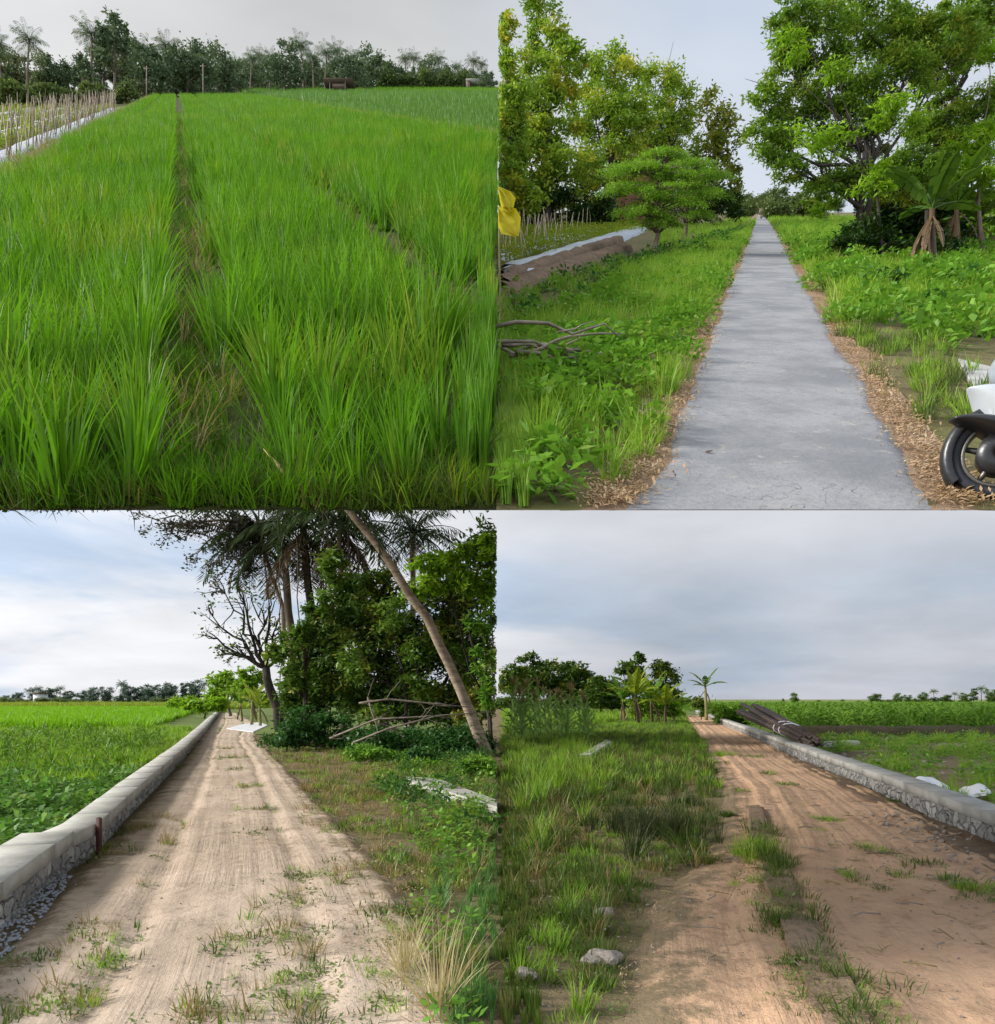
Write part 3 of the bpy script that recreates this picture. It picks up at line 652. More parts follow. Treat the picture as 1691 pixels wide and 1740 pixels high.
def band(name, T, p, q, width, height, mat, label, seed=1, kind='structure', catg=None, sag=.0, n=60, clipside=0):
    """a long low earth bank or raised bed from ground point p to q"""
    rr = np.random.default_rng(seed); p = np.array(p[:2], float); q = np.array(q[:2], float); d = (q - p) / np.linalg.norm(q - p); nr = np.array([-d[1], d[0]])
    t = np.linspace(0, 1, n) ** 1.5; V = []; pr = [(-.5, -.06), (-.46, .4), (-.36, .85), (-.12, 1), (.12, 1), (.36, .85), (.46, .4), (.5, -.06)]
    for i, tt in enumerate(t):
        c = p + (q - p) * tt
        for a, b in pr:
            x, y = c + nr * width * (a + rr.normal(0, .02)); V.append([x, y, T.s * y + T.z0 + max(b, -.1) * height * (1 + rr.normal(0, .09))])
    V = np.array(V); m = len(pr); F = [[i * m + j, i * m + j + 1, (i + 1) * m + j + 1, (i + 1) * m + j] for i in range(n - 1) for j in range(m - 1)]
    V, F = V, np.array(F)[:, ::-1]
    if clipside: V, F = keep((V, F), clipside)
    o = obj(name, (V, F), mat, smooth=True)
    if kind: o['kind'] = kind; o['label'] = label
    else: tag(o, label, catg)
    return o
def cy(c, Y): return (c + DR * Y, Y)
band('bund', TL, cy(-4.0, 8), cy(-4.0, 118), 1.0, .24, M['soil'], 'low earth bank along the left edge of the rice')
band('bund', TL, cy(12.5, 28), cy(12.2, 150), .8, .35, M['soil'], 'grassy bund dividing the two rice fields', 3, clipside=-1)
pts = []
for c0, w_, m in ((12.45, .3, 1500), (-4.05, .3, 500)):
    yy = 8 * (17.) ** rg.uniform(0, 1, m); xx = c0 + rg.normal(0, w_, m) + DR * yy; k = (xx < -.05) & (xx > -.7 * yy)
    pts.append(np.stack([xx[k], yy[k], TL.s * yy[k] + TL.z0 + .1], 1))
scatter('bund_grass', np.concatenate(pts), [mesh('tuft', blades(np.random.default_rng(170 + i), 22, .3, .02, .7, .9, 2, .1), M['dry' if i else 'grass']) for i in range(3)], 'short dry grass on the earth bunds', rg, .6, 1.3, .15)
# the silver mulch beds with bamboo stakes
for i, (c0, wd) in enumerate(((-5.05, .95), (-7.1, 1.0), (-9.3, 1.0), (-11.6, 1.0))):
    o = band('mulch_bed', TL, cy(c0, 11 + 3 * i), cy(c0, 62), wd, .26, M['film'],
             ['silver plastic mulch bed right beside the rice', 'silver mulch bed in second row from the rice', 'silver mulch bed in third row from the rice', 'farthest left silver mulch bed'][i], 10 + i, None, 'mulch bed')
    o['group'] = 'silver film vegetable beds'
stk = [mesh('stake', tube([(0, 0, -.1), (.01, .01, .8), (rg.normal(0, .04), 0, 1.65)], [.017, .015, .011], 6), M[mm], True) for mm in ('bamboo', 'stake_dk', 'bamboo', 'stake_dk')]
cnt = 0
for c0, Ya, Yb, st in ((-4.75, 16, 60, .42), (-5.5, 17, 60, .5), (-7.2, 20, 60, .95), (-9.3, 24, 60, 1.2)):
    Yy = Ya
    while Yy < Yb and cnt < 285:
        c = c0 + rg.normal(0, .1); x = c + DR * Yy
        if x > -.68 * Yy:
            o = obj('bamboo_stake', stk[rg.integers(4)], None, loc=(x, Yy, TL.s * Yy + TL.z0)); o.rotation_euler = (rg.normal(0, .07), rg.normal(0, .09), rg.uniform(0, 6)); o.scale = (1, 1, rg.uniform(.8, 1.1))
            tag(o, 'thin upright bamboo stake in the rows beside the silver mulch beds', 'stake', 'bamboo stakes along the mulch beds'); cnt += 1
        Yy += st * rg.uniform(.6, 1.4)
def rosette(seed, n, r, h, size, mat, asp=.45, upb=.8, nst=0):
    rr = np.random.default_rng(seed); a = rr.uniform(0, 6.283, n); q = np.sqrt(rr.uniform(0, 1, n)) * r
    P = np.stack([q * np.cos(a), q * np.sin(a), h * (.15 + .85 * rr.uniform(0, 1, n) ** .7) * (1 - .5 * (q / r) ** 2)], 1)
    return mesh('weed', leaves(rr, P, size, asp, upb), mat)
yl = [rosette(180 + i, 60, .35, .5, .12, M['crop']) for i in range(3)]
pts = []
for c0 in (-6.1, -8.2, -10.4, -12.5, -14.5):
    m = 170; yy = 14 * (5.) ** rg.uniform(0, 1, m); xx = c0 + rg.normal(0, .28, m) + DR * yy; k = xx > -.72 * yy
    pts.append(np.stack([xx[k], yy[k], TL.s * yy[k] + TL.z0], 1))
scatter('bed_weeds', np.concatenate(pts), yl, 'yellow green weeds and young crops between the mulch beds', rg, .6, 1.1, .1)
# shrubs and trees across the far end of the field
ftr = {}
def far_kind(k, seed):
    r = np.random.default_rng(seed)
    if k == 'palm':
        t, c, _ = palm_meshes(r, 9.2, .2, 3.0, 22, M['far'], M['bark'], (r.normal(0, .6), 0)); return t, c
    sp = {'round': [((0, 0, 6.5), (3.4, 3, 2.6)), ((-1.8, 0, 4.6), (2.4, 2, 2)), ((1.9, .3, 4.4), (2.4, 2, 2)), ((0, 0, 3), (3.2, 2.5, 2))],
          'tall': [((0, 0, 9.2), (1.6, 1.5, 1.3)), ((-1.3, 0, 7.3), (1.5, 1.3, 1.1)), ((1.5, 0, 6.8), (1.5, 1.3, 1.2)), ((-1.5, 0, 4.8), (1.4, 1.2, .9)), ((1.6, 0, 4.4), (1.2, 1.2, .9))],
          'broad': [((-2.2, 0, 4.8), (2.4, 2, 1.9)), ((1.9, 0, 5.3), (2.5, 2, 1.8)), ((0, 0, 3), (4, 2.6, 2)), ((0, 0, 6.6), (1.5, 1.5, 1.1))],
          'shrub': [((0, 0, 1.6), (3, 1.8, 1.2)), ((-1.6, 0, 1.1), (1.8, 1.5, 1)), ((1.8, 0, 1.3), (1.8, 1.5, 1))]}[k]
    c = mesh('crown', crown(r, sp, 3600 if k != 'tall' else 2300, .56, .5, 12, .36), M['far_lit' if k == 'shrub' else 'far'])
    h = max(b[0][2] for b in sp); parts = [tube(curve((0, 0, -.2), (.1, 0, h * .8), (.1, 0, 0), r, 6, .01), np.linspace(.26, .08, 6), 7)]
    for b in sp: parts.append(tube(curve((0, 0, h * .35), b[0], (0, 0, 0), r, 4, .03), np.linspace(.13, .04, 4), 5))
    return mesh('trunk', cat(parts), M['bark'], True), c
for k in ('palm', 'round', 'tall', 'broad', 'shrub'): ftr[k] = [far_kind(k, 300 + i * 7 + len(k)) for i in range(3)]
NOM = {'palm': 10.6, 'round': 9.2, 'tall': 10.6, 'broad': 7.8, 'shrub': 2.9}
KW = {'palm': ('coconut_palm', 'feathery coconut palm', 'palm tree'), 'round': ('broadleaf_tree', 'round crowned tree', 'tree'),
      'tall': ('slender_tree', 'tall airy gappy tree', 'tree'), 'broad': ('spreading_tree', 'low spreading tree', 'tree'), 'shrub': ('shrub', 'light green shrub', 'shrub')}
ORD = ['first', 'second', 'third', 'fourth', 'fifth', 'sixth', 'seventh', 'eighth', 'ninth', 'tenth', 'eleventh', 'twelfth', 'thirteenth', 'fourteenth', 'fifteenth', 'sixteenth', 'seventeenth', 'eighteenth', 'nineteenth', 'twentieth',
       'twenty first', 'twenty second', 'twenty third', 'twenty fourth', 'twenty fifth', 'twenty sixth', 'twenty seventh', 'twenty eighth', 'twenty ninth', 'thirtieth']
def far_row(lst, T, where, group, mats=None, seed=3):
    """lst: (kind, x, top row, foot row or depth)"""
    r = np.random.default_rng(seed); num = {}
    for k, x, ty, Yd in sorted(lst, key=lambda q: q[1]):
        B = T.gd(x, Yd); top = up(x, ty, Yd).z; s = max(.15, (top - B.z) / NOM[k]); num[k] = num.get(k, 0) + 1
        nm, ds, ct = KW[k]; tot = sum(q[0] == k for q in lst)
        lb = '%s, %s from the left %s' % (ds, ORD[num[k] - 1], where) if tot > 1 else '%s %s' % (ds, where)
        root = thing(nm, lb, ct, B, r.uniform(0, 6.28) if k != 'broad' else r.uniform(-.5, .5), group)
        ms = ftr[k][r.integers(3)]; root.scale = (s, s, s)
        for a, me in zip(('trunk', 'crown'), ms):
            o = obj(a, me, None, root)
            if mats and a == 'crown':
                o.material_slots[0].link = 'OBJECT'; o.material_slots[0].material = mats if not isinstance(mats, dict) else mats.get(k, M['far'])
tlr = [('round', 22, 84, 112), ('palm', 3, 62, 105), ('palm', 45, 57, 110), ('round', 84, 97, 118), ('broad', 112, 106, 118), ('palm', 157, 44, 118), ('tall', 140, 92, 115), ('tall', 196, 34, 120), ('tall', 212, 60, 128), ('tall', 178, 70, 124),
       ('round', 232, 78, 126), ('palm', 243, 72, 124), ('broad', 262, 84, 118), ('palm', 277, 60, 128), ('round', 290, 84, 122), ('broad', 318, 88, 124), ('round', 347, 76, 134), ('round', 378, 86, 128), ('palm', 404, 98, 150),
       ('palm', 425, 87, 155), ('palm', 442, 86, 170), ('palm', 458, 86, 160), ('round', 484, 80, 150), ('palm', 516, 69, 165), ('palm', 533, 84, 175), ('palm', 552, 84, 170), ('palm', 575, 80, 175), ('broad', 590, 96, 165), ('palm', 602, 88, 180), ('round', 629, 88, 172),
       ('broad', 665, 106, 205), ('palm', 690, 92, 215), ('palm', 703, 92, 225), ('round', 726, 99, 205), ('palm', 743, 95, 225), ('broad', 760, 112, 215), ('palm', 777, 107, 230), ('palm', 804, 97, 225), ('palm', 818, 101, 235), ('broad', 790, 118, 225), ('round', 829, 119, 190), ('broad', 418, 104, 165), ('broad', 450, 108, 172), ('broad', 520, 104, 178), ('broad', 555, 112, 190)]
tlr += [('broad', x, 122, 150 + (x > 400) * 45 + (x > 640) * 35) for x in (8, 60, 100, 160, 215, 270, 335, 400, 470, 540, 610, 700, 745, 805)]
tlr = [t for t in tlr if (t[1] - CX) / FPX * t[3] < -2.2]
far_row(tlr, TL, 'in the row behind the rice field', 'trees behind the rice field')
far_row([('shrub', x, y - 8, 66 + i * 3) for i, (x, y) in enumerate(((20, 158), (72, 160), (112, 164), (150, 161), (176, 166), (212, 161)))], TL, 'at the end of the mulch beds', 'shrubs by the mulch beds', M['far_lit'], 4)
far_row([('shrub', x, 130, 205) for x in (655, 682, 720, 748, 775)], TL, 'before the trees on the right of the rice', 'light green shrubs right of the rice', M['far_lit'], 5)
# thin poles and the field shelters
for i, (x, yb, yt, Yd) in enumerate(((345, 163, 108, 112), (249, 163, 112, 112), (484, 156, 138, 150))):
    B = TL.gd(x, Yd); h = up(x, yt, Yd).z - B.z; t = thing('utility_pole', ['pale thin pole standing before the trees left of centre', 'thin pole before the dark trees, nearest the mulch beds', 'short pale pole at the far edge of the right field'][i], 'pole', B)
    obj('post', tube([(0, 0, -.2), (0, 0, h)], [.09, .06], 8), M['wood'], t, True); obj('crossarm', box(0, 0, h - .35, .9, .08, .08), M['wood'], t)
t = thing('field_shelter', 'small open shelter with low flat roof standing in the far rice', 'shelter', TL.gd(575, 150))
q = 150 / FPX
for sx_ in (-13, 13):
    for sy in (-.8, .8): obj('post', tube([(sx_ * q, sy, -.1), (sx_ * q, sy, 2.0)], .07, 6), M['wood'], t)
obj('roof', cat([box(0, 0, 0, 50 * q, 2.8, .07, Matrix.Translation((1.5 * q, -.0, 2.1)) @ Matrix.Rotation(R(5), 4, 'X'))] + [tube([(-24 * q, yy_, 2.08), (25 * q, yy_, 2.08)], .05, 5) for yy_ in (-1.2, 0, 1.2)]), M['stake_dk'], t)
obj('platform', box(2 * q, 0, 1.15, 22 * q, 1.6, .5), M['stake_dk'], t)
t = thing('field_shelter', 'small dark hut with pale roof edge near the right end of the rice', 'shelter', TL.gd(806, 200))
q = 200 / FPX
obj('wall', box(-10 * q, 0, 1.1, 6 * q, 1.5, 2.2), M['stake_dk'], t); obj('roof', box(0, 0, 2.25, 28 * q, 2.4, .12), M['conc_w'], t); obj('post', tube([(12 * q, .8, 0), (12 * q, .8, 2.2)], .08, 6), M['wood'], t); obj('post', tube([(12 * q, -.8, 0), (12 * q, -.8, 2.2)], .08, 6), M['wood'], t)
# one brown dying blade bundle at the near edge
B = TL.g(492, 850); o = obj('dead_rice_leaf', tube([(0, 0, .05), (-.05, .0, .18), (-.16, .05, .30)], [.010, .013, .002], 5), M['litter'], loc=B); tag(o, 'single orange brown dead rice blade at the near edge', 'leaf')

# ================================================================== the lane (upper right terrace)
rg = np.random.default_rng(21)
def tufts(pre, n, h, w, mat, spread=.5, droop=.8, r0=.08, segs=3, k=4, sd=0):
    return [mesh('tuft', blades(np.random.default_rng(400 + sd * 10 + i), n, h, w, spread, droop, segs, r0, .5), mat) for i in range(k)]
def weeds(n, r, h, size, mat, asp=.5, k=4, sd=0, upb=.9):
    return [rosette(500 + sd * 10 + i, n, r, h, size, mat, asp, upb) for i in range(k)]
G_bright = tufts('g', 34, .34, .011, M['grass'], k=4, sd=1); G_low = tufts('g', 26, .13, .010, M['grass'], .8, 1.0, .1, 2, 4, 2)
G_ol = tufts('g', 30, .26, .011, M['grass_dk'], .5, .9, .1, 3, 4, 3); G_dry = tufts('g', 20, .22, .009, M['dry'], .9, .9, .08, 2, 3, 4)
G_tall = tufts('g', 40, .75, .016, M['grass'], .5, 1.1, .1, 4, 4, 5); G_olow = tufts('g', 26, .12, .011, M['grass_dk'], .9, 1, .12, 2, 4, 6)
W_br = weeds(46, .2, .26, .085, M['weed'], sd=1); W_big = weeds(60, .38, .5, .14, M['weed'], sd=2); W_dk = weeds(60, .3, .35, .10, M['weed_dk'], sd=3); W_low = weeds(30, .11, .05, .032, M['weed_dull'], sd=4)
W_crop = weeds(70, .4, .55, .12, M['crop'], sd=5); W_farbright = weeds(50, .9, .9, .35, M['lit'], sd=6)
LIT = [mesh('litter', leaves(np.random.default_rng(600 + i), np.random.default_rng(610 + i).normal(0, .12, (14, 3)) * (1, 1, .05) + (0, 0, .012), .055, .35, 3), M['litter']) for i in range(4)]
VL = [(846, 560), (900, 545), (1000, 510), (1060, 470), (1130, 448), (1200, 425), (1262, 398), (1284, 372), (1275, 395), (1248, 450), (1212, 520), (1178, 600), (1140, 700), (1095, 790), (1020, 858), (960, 864), (846, 864)]
def edgefade(X, Y, px, py): return np.ones(len(X))
P = sample(TR, rg, VL, 34)
rim = P[:, 0] <= .16; P0 = P[rim]; P = P[~rim]; k = vnoise(P[:, 0], P[:, 1], .8, 3)
yy = 4.05 * 3.2 ** rg.uniform(0, 1, 420); xx = rg.uniform(.02, .17, 420); P0 = np.stack([xx, yy, TR.s * yy + TR.z0], 1); scatter('verge_rim_grass', P0, tufts('g', 30, .26, .011, M['grass'], .12, .3, .03, 3, 3, 12), 'upright grass at the left rim of the verge', rg, .6, 1.1, .02)
scatter('verge_grass', P[k > .42], G_bright, 'bright green grass along the left edge of the grey road', rg, .6, 1.25, .12)
scatter('verge_weeds', P[k <= .5][::2], W_br, 'broad leaved weeds on the left verge of the road', rg, .6, 1.2, .12)
NL = [(846, 640), (960, 600), (1075, 600), (1000, 700), (1010, 790), (930, 862), (846, 862)]
P = sample(TR, rg, NL, 26); P = P[P[:, 0] > .3]
scatter('verge_undergrowth', P, W_big[:2] + W_br, 'lush leafy undergrowth at the near left of the road', rg, .5, .85, .12)
DK = [(846, 500), (870, 500), (1040, 450), (1130, 425), (1262, 392), (1230, 420), (1130, 450), (1060, 475), (1000, 520), (905, 552), (846, 572)]
scatter('ditch_vegetation', sample(TR, rg, DK, 9), G_ol[:2] + G_bright[:2] + G_dry[:1] + W_dk[:1] + W_br[:2], 'olive grass and dark weeds in the ditch left of the road', rg, .7, 1.2, .12)
LF = [(846, 462), (846, 398), (1000, 374), (1060, 378), (1110, 392), (1020, 410), (930, 438)]
scatter('vegetable_crop', sample(TR, rg, LF, 1.6), W_crop, 'yellowing leafy crop between the stakes', rg, .7, 1.2, .1)
LFF = [(1110, 395), (1180, 386), (1276, 372), (1262, 390), (1180, 415), (1120, 432)]
scatter('far_verge_grass', sample(TR, rg, LFF, 2.2), tufts('g', 30, .5, .035, M['grass'], sd=8), 'light green grass left of the far road', rg, .7, 1.2, .1)
RV = [(1302, 372), (1330, 368), (1460, 372), (1691, 385), (1740, 600), (1700, 615), (1600, 590), (1540, 560), (1430, 560), (1400, 520), (1358, 450), (1330, 400)]
def rvd(X, Y, px, py): return np.clip(1.4 - Y / 60, .12, 1)
P = sample(TR, rg, RV, 9, rvd); k = vnoise(P[:, 0], P[:, 1], 1.2, 6)
scatter('right_grass', P[k > .45], tufts('g', 34, .42, .022, M['grass'], sd=9), 'green grass to the right of the road', rg, .6, 1.3, .12, np.where(P[k > .45][:, 1] > 30, 1.5, 1))
scatter('right_weeds', P[k <= .5], W_big + W_dk[:1], 'leafy weeds right of the road beneath the big tree', rg, .6, 1.1, .12)
RN = [(1405, 548), (1540, 560), (1640, 620), (1691, 665), (1691, 720), (1640, 760), (1560, 740), (1500, 668), (1450, 600)]
P = sample(TR, rg, RN, 34); k = vnoise(P[:, 0], P[:, 1], .7, 9)
scatter('right_verge_grass', P[k > .5], G_ol + G_bright[:2], 'olive grass tufts on the near right verge', rg, .45, .95, .12)
scatter('right_verge_dry_grass', P[k < .42][::2], G_dry + G_low, 'short dry grass on the bare near right verge', rg, .5, .9, .12)
# leaf litter along both road edges
lp = []
for sgn_, j in ((1, 1), (-1, 2)):
    m = 1050; yy = 4.09 * (14.) ** rg.uniform(0, 1, m) ** 1.2; py = TR.hor + FPX * TR.H / yy
    e = np.interp(py, [r[0] for r in ROAD], [r[j] for r in ROAD]); xx = (e - CX) / FPX * yy + sgn_ * rg.normal(-.045, .07, m)
    lp.append(np.stack([xx, yy, TR.s * yy + TR.z0 + .03], 1))
lp.append(sample(TR, rg, [(1000, 862), (1040, 862), (1110, 800), (1080, 770), (1030, 800)], 22)); lp.append(sample(TR, rg, [(1530, 780), (1620, 780), (1620, 840), (1570, 810)], 18) + (0, 0, .03))
lp.append(sample(TR, rg, [(1440, 560), (1560, 590), (1610, 640), (1520, 660), (1470, 620)], 7))
scatter('fallen_leaves', np.concatenate(lp), LIT, 'orange brown fallen leaves along the road edges', rg, .35, .8, .08, slope=TR.s)
# mulch beds, soil ridges, stakes on the left
def seg(name, a, b, w_, h_, mat, lab, catg=None, sd=1, n=40):
    p = TR.g(*a); q = TR.g(*b); return band(name, TR, p, q, w_, h_, mat, lab, sd, None if catg else 'structure', catg, n=n, clipside=1)
seg('mulch_bed', (800, 500), (1085, 392), 1.25, .28, M['film'], 'shiny grey plastic mulch bed left of the lane', 'mulch bed', 3)
seg('mulch_bed', (800, 452), (1040, 385), 1.0, .25, M['film'], 'shorter mulch bed hidden among the yellowish crop', 'mulch bed', 4)
seg('soil_ridge', (790, 530), (1060, 428), .7, .3, M['soil'], 'bare brown soil ridge beside the ditch', None, 5)
seg('soil_ridge', (800, 510), (1050, 412), .55, .32, M['soil'], 'rough soil ridge next to the mulch bed', None, 6)
cnt = 0
for (xa, ya, xb, yb, m) in ((848, 432, 1060, 378, 30), (848, 405, 1090, 372, 34), (850, 455, 960, 418, 12)):
    for i in range(m):
        t = (i + rg.uniform(-.3, .3)) / m; t = min(max(t, .02), 1); p = TR.g(xa + (xb - xa) * t, ya + (yb - ya) * t)
        if p.x < .1: continue
        o = obj('bamboo_stake', stk[(i % 2) * 2], None, loc=p); o.rotation_euler = (rg.normal(0, .08), rg.normal(0, .1), rg.uniform(0, 6)); o.scale = (1.3, 1.3, rg.uniform(.65, .95))
        tag(o, 'pale bamboo stake standing in the yellowish crop left of the lane', 'stake', 'bamboo stakes in the crop left of the lane')
# the trees left of the lane
T1 = dict(lm=M['teak'], bm=M['bark_dk'])
tree('broadleaf_tree', 'tallest leafy tree at the left end of the row, reaching out of the picture', 'tree', TR, (930, 392),
     [(928, 40, 38, 62), (960, 120, 48, 48), (905, 150, 50, 50), (930, 215, 62, 55), (900, 290, 60, 55), (965, 300, 55, 50)], n=19000, size=.30, trunk_r=.3, seed=41, group='trees left of the lane', side=1, clumps=26, cr=.26, **T1)
tree('broadleaf_tree', 'leafy tree cut by the left edge of the lane picture, nearest the yellow leaf', 'tree', TR, (868, 396),
     [(858, 50, 18, 28), (862, 105, 16, 25), (868, 180, 40, 45), (860, 250, 40, 60), (872, 330, 45, 45)], n=12500, size=.30, trunk_r=.22, seed=42, group='trees left of the lane', side=1, clumps=20, cr=.3, **T1)
tree('broadleaf_tree', 'round leafy tree in the middle of the row left of the lane', 'tree', TR, (1045, 388),
     [(1040, 130, 52, 50), (1010, 190, 50, 45), (1070, 200, 45, 45), (1040, 265, 58, 50), (1000, 330, 60, 40)], n=17000, size=.30, trunk_r=.26, seed=43, group='trees left of the lane', side=1, clumps=24, cr=.27, **T1)
tree('broadleaf_tree', 'thin leafed tree with pale gaps behind the flat topped trees', 'tree', TR, (1120, 385),
     [(1115, 140, 42, 40), (1150, 175, 36, 42), (1105, 215, 50, 40), (1150, 250, 45, 45)], n=9500, size=.28, trunk_r=.24, seed=44, group='trees left of the lane', side=1, clumps=22, cr=.26, **T1)
tree('broadleaf_tree', 'sparse yellowing tree nearest to the lane in the left row', 'tree', TR, (1215, 384),
     [(1200, 195, 42, 40), (1232, 225, 30, 45), (1205, 275, 40, 45), (1235, 300, 25, 40)], n=3400, size=.40, trunk_r=.2, seed=45, group='trees left of the lane', side=1, clumps=20, cr=.27, lm=mat_leaf('tree_leaf_yellowing', (.28, .30, .04), (.12, .17, .02), (.40, .30, .05), tr=.4), bm=M['bark'])
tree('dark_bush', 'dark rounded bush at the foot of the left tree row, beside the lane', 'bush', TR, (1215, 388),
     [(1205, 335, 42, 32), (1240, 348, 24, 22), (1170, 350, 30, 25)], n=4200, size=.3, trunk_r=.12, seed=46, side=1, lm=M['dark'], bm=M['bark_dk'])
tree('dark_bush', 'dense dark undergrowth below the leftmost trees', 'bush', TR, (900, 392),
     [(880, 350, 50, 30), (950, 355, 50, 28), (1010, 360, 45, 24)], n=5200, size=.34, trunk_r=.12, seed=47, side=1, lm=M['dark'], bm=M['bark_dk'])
# the flat topped layered trees
def layered(name, label, base, trunk_top, discs, seed, n):
    r = np.random.default_rng(seed); Yd = TR.Y(base[1]); B = TR.gd(base[0], Yd); m = Yd / FPX; root = thing(name, label, 'tree', B, 0, 'flat topped trees beside the lane')
    tp = up(base[0] + r.uniform(-4, 4), trunk_top, Yd) - B; c = curve((0, 0, -.1), tp, (.05, 0, 0), r, 9, .01); parts = [tube(c, np.linspace(.085, .03, 9), 8)]; P = []
    for (x, y, rx, th) in discs:
        q = up(x, y, Yd) - B; R_ = rx * m
        for j in range(9):
            a = j * .7 + r.uniform(-.3, .3); e = np.array([q.x * .5 + math.cos(a) * R_ * .95, math.sin(a) * R_ * .8, q.z + .05 + math.sin(a) * R_ * .8 * .55]); st = c[np.argmin(np.abs(c[:, 2] - (q.z - .25)))]
            b = curve(st, e, (0, 0, .08), r, 5, .02); parts.append(tube(b, np.linspace(.028, .006, 5), 5))
        a = r.uniform(0, 6.283, int(n * rx)); rr = R_ * r.uniform(0, 1, len(a)) ** .6 * (.72 + .22 * np.sin(a * 5 + seed + q.z * 3) + .14 * np.sin(a * 11 + q.z) + r.normal(0, .06, len(a)))
        P.append(np.stack([q.x + rr * np.cos(a), rr * np.sin(a) * .9, q.z + .10 + rr * np.sin(a) * .9 * .58 - (rr / R_) ** 2 * .2 + r.normal(0, th * m * .42, len(a)) + R_ * .09 * np.sin(a * 3 + seed + q.z * 4) * (rr / R_)], 1))
    obj('trunk', cat(parts), M['bark'], root, True); obj('crown', leaves(r, np.concatenate(P), .085, .4, 1.2), mat_leaf('layered_leaf', (.30, .46, .05), (.15, .30, .03), None, tr=.38), root)
layered('layered_tree', 'flat topped tree with tiered light green branches, nearer of the two', (1112, 436), 262, [(1128, 264, 52, 8), (1085, 288, 74, 9), (1150, 300, 56, 9), (1072, 322, 62, 9), (1132, 338, 64, 9), (1092, 362, 58, 9), (1125, 380, 40, 8)], 51, 62)
layered('layered_tree', 'smaller tiered tree with dark trunk standing behind the flat topped one', (1164, 414), 275, [(1175, 280, 52, 8), (1200, 298, 56, 9), (1160, 316, 58, 9), (1195, 330, 54, 9), (1165, 346, 54, 9), (1185, 366, 40, 8)], 52, 62)
# the big tree group on the right
tree('feathery_tree', 'large dark trunked tree with feathery green crown overhanging the lane', 'tree', TR, (1478, 442),
     [(1400, 60, 75, 45), (1500, 50, 80, 50), (1330, 120, 50, 50), (1420, 150, 75, 50), (1520, 140, 75, 50), (1300, 180, 38, 35), (1370, 215, 65, 40), (1470, 225, 70, 45), (1320, 250, 45, 28), (1420, 290, 60, 32), (1500, 300, 55, 40), (1560, 80, 60, 50), (1620, 60, 60, 50), (1400, 330, 40, 20), (1340, 290, 40, 20), (1560, 300, 55, 45), (1290, 230, 30, 25), (1450, 20, 90, 30), (1350, 40, 50, 35)],
     n=56000, size=.14, asp=.34, trunk_r=.135, seed=61, side=1, clumps=22, cr=.26, lm=M['rain'], bm=M['bark_dk'], stems=2, depth=.6, trunk_top=3.2)
tree('feathery_tree', 'second tree right of the big dark trunk, cut by the right edge', 'tree', TR, (1570, 436),
     [(1600, 110, 55, 55), (1660, 60, 50, 50), (1590, 200, 60, 50), (1670, 170, 45, 45), (1640, 260, 60, 40), (1560, 270, 45, 45), (1670, 330, 40, 35), (1650, 20, 60, 40)],
     n=27000, size=.14, asp=.34, trunk_r=.16, seed=62, side=1, clumps=18, cr=.24, lm=M['rain'], bm=M['bark_dk'], depth=.6)
tree('leafy_spray', 'bright yellow green young tree growing in front of the big dark trunk', 'tree', TR, (1500, 452),
     [(1425, 120, 32, 12), (1350, 75, 36, 14), (1400, 225, 52, 14), (1530, 190, 42, 24), (1505, 300, 22, 26), (1480, 318, 30, 16)],
     n=3400, size=.16, asp=.3, trunk_r=.05, seed=63, side=1, clumps=9, cr=.35, lm=M['lit'], bm=M['bark_dk'], twigs=False, droop=.5)
tree('leafy_spray', 'light green branch at the right edge over the banana plants', 'tree', TR, (1672, 440),
     [(1680, 90, 20, 14), (1640, 255, 42, 14), (1660, 300, 40, 30), (1680, 225, 25, 22)],
     n=3200, size=.17, asp=.32, trunk_r=.07, seed=64, side=1, clumps=9, cr=.35, lm=M['lit'], bm=M['bark'], twigs=False, droop=.4)
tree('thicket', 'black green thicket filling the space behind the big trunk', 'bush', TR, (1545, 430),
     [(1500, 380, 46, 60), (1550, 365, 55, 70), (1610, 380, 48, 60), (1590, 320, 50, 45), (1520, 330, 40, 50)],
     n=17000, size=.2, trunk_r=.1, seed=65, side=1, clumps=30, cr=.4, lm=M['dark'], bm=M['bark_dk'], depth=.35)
for i, (x, y, h, lab, dd) in enumerate(((1585, 462, 1.9, 'banana plant with dry brown hanging leaves under the big tree', 7), (1625, 440, 2.0, 'banana plant with broad green leaves at the right edge', 5), (1668, 436, 1.4, 'small banana plant standing rightmost by the picture edge', 2))):
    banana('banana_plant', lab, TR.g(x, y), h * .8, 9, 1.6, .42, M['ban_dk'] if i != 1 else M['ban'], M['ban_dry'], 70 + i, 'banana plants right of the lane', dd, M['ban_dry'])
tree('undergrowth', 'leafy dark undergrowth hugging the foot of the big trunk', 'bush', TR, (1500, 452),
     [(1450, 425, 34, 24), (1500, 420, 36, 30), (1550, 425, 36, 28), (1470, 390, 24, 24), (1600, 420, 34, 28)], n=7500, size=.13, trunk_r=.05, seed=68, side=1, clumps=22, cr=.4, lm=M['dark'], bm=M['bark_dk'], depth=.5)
tree('undergrowth', 'dark leafy shrubs at the left of the big trunk beside the lane', 'bush', TR, (1435, 432),
     [(1425, 412, 30, 18), (1455, 400, 20, 20)], n=1800, size=.15, trunk_r=.04, seed=69, side=1, clumps=12, cr=.4, lm=M['weed_dk'], bm=M['bark_dk'])
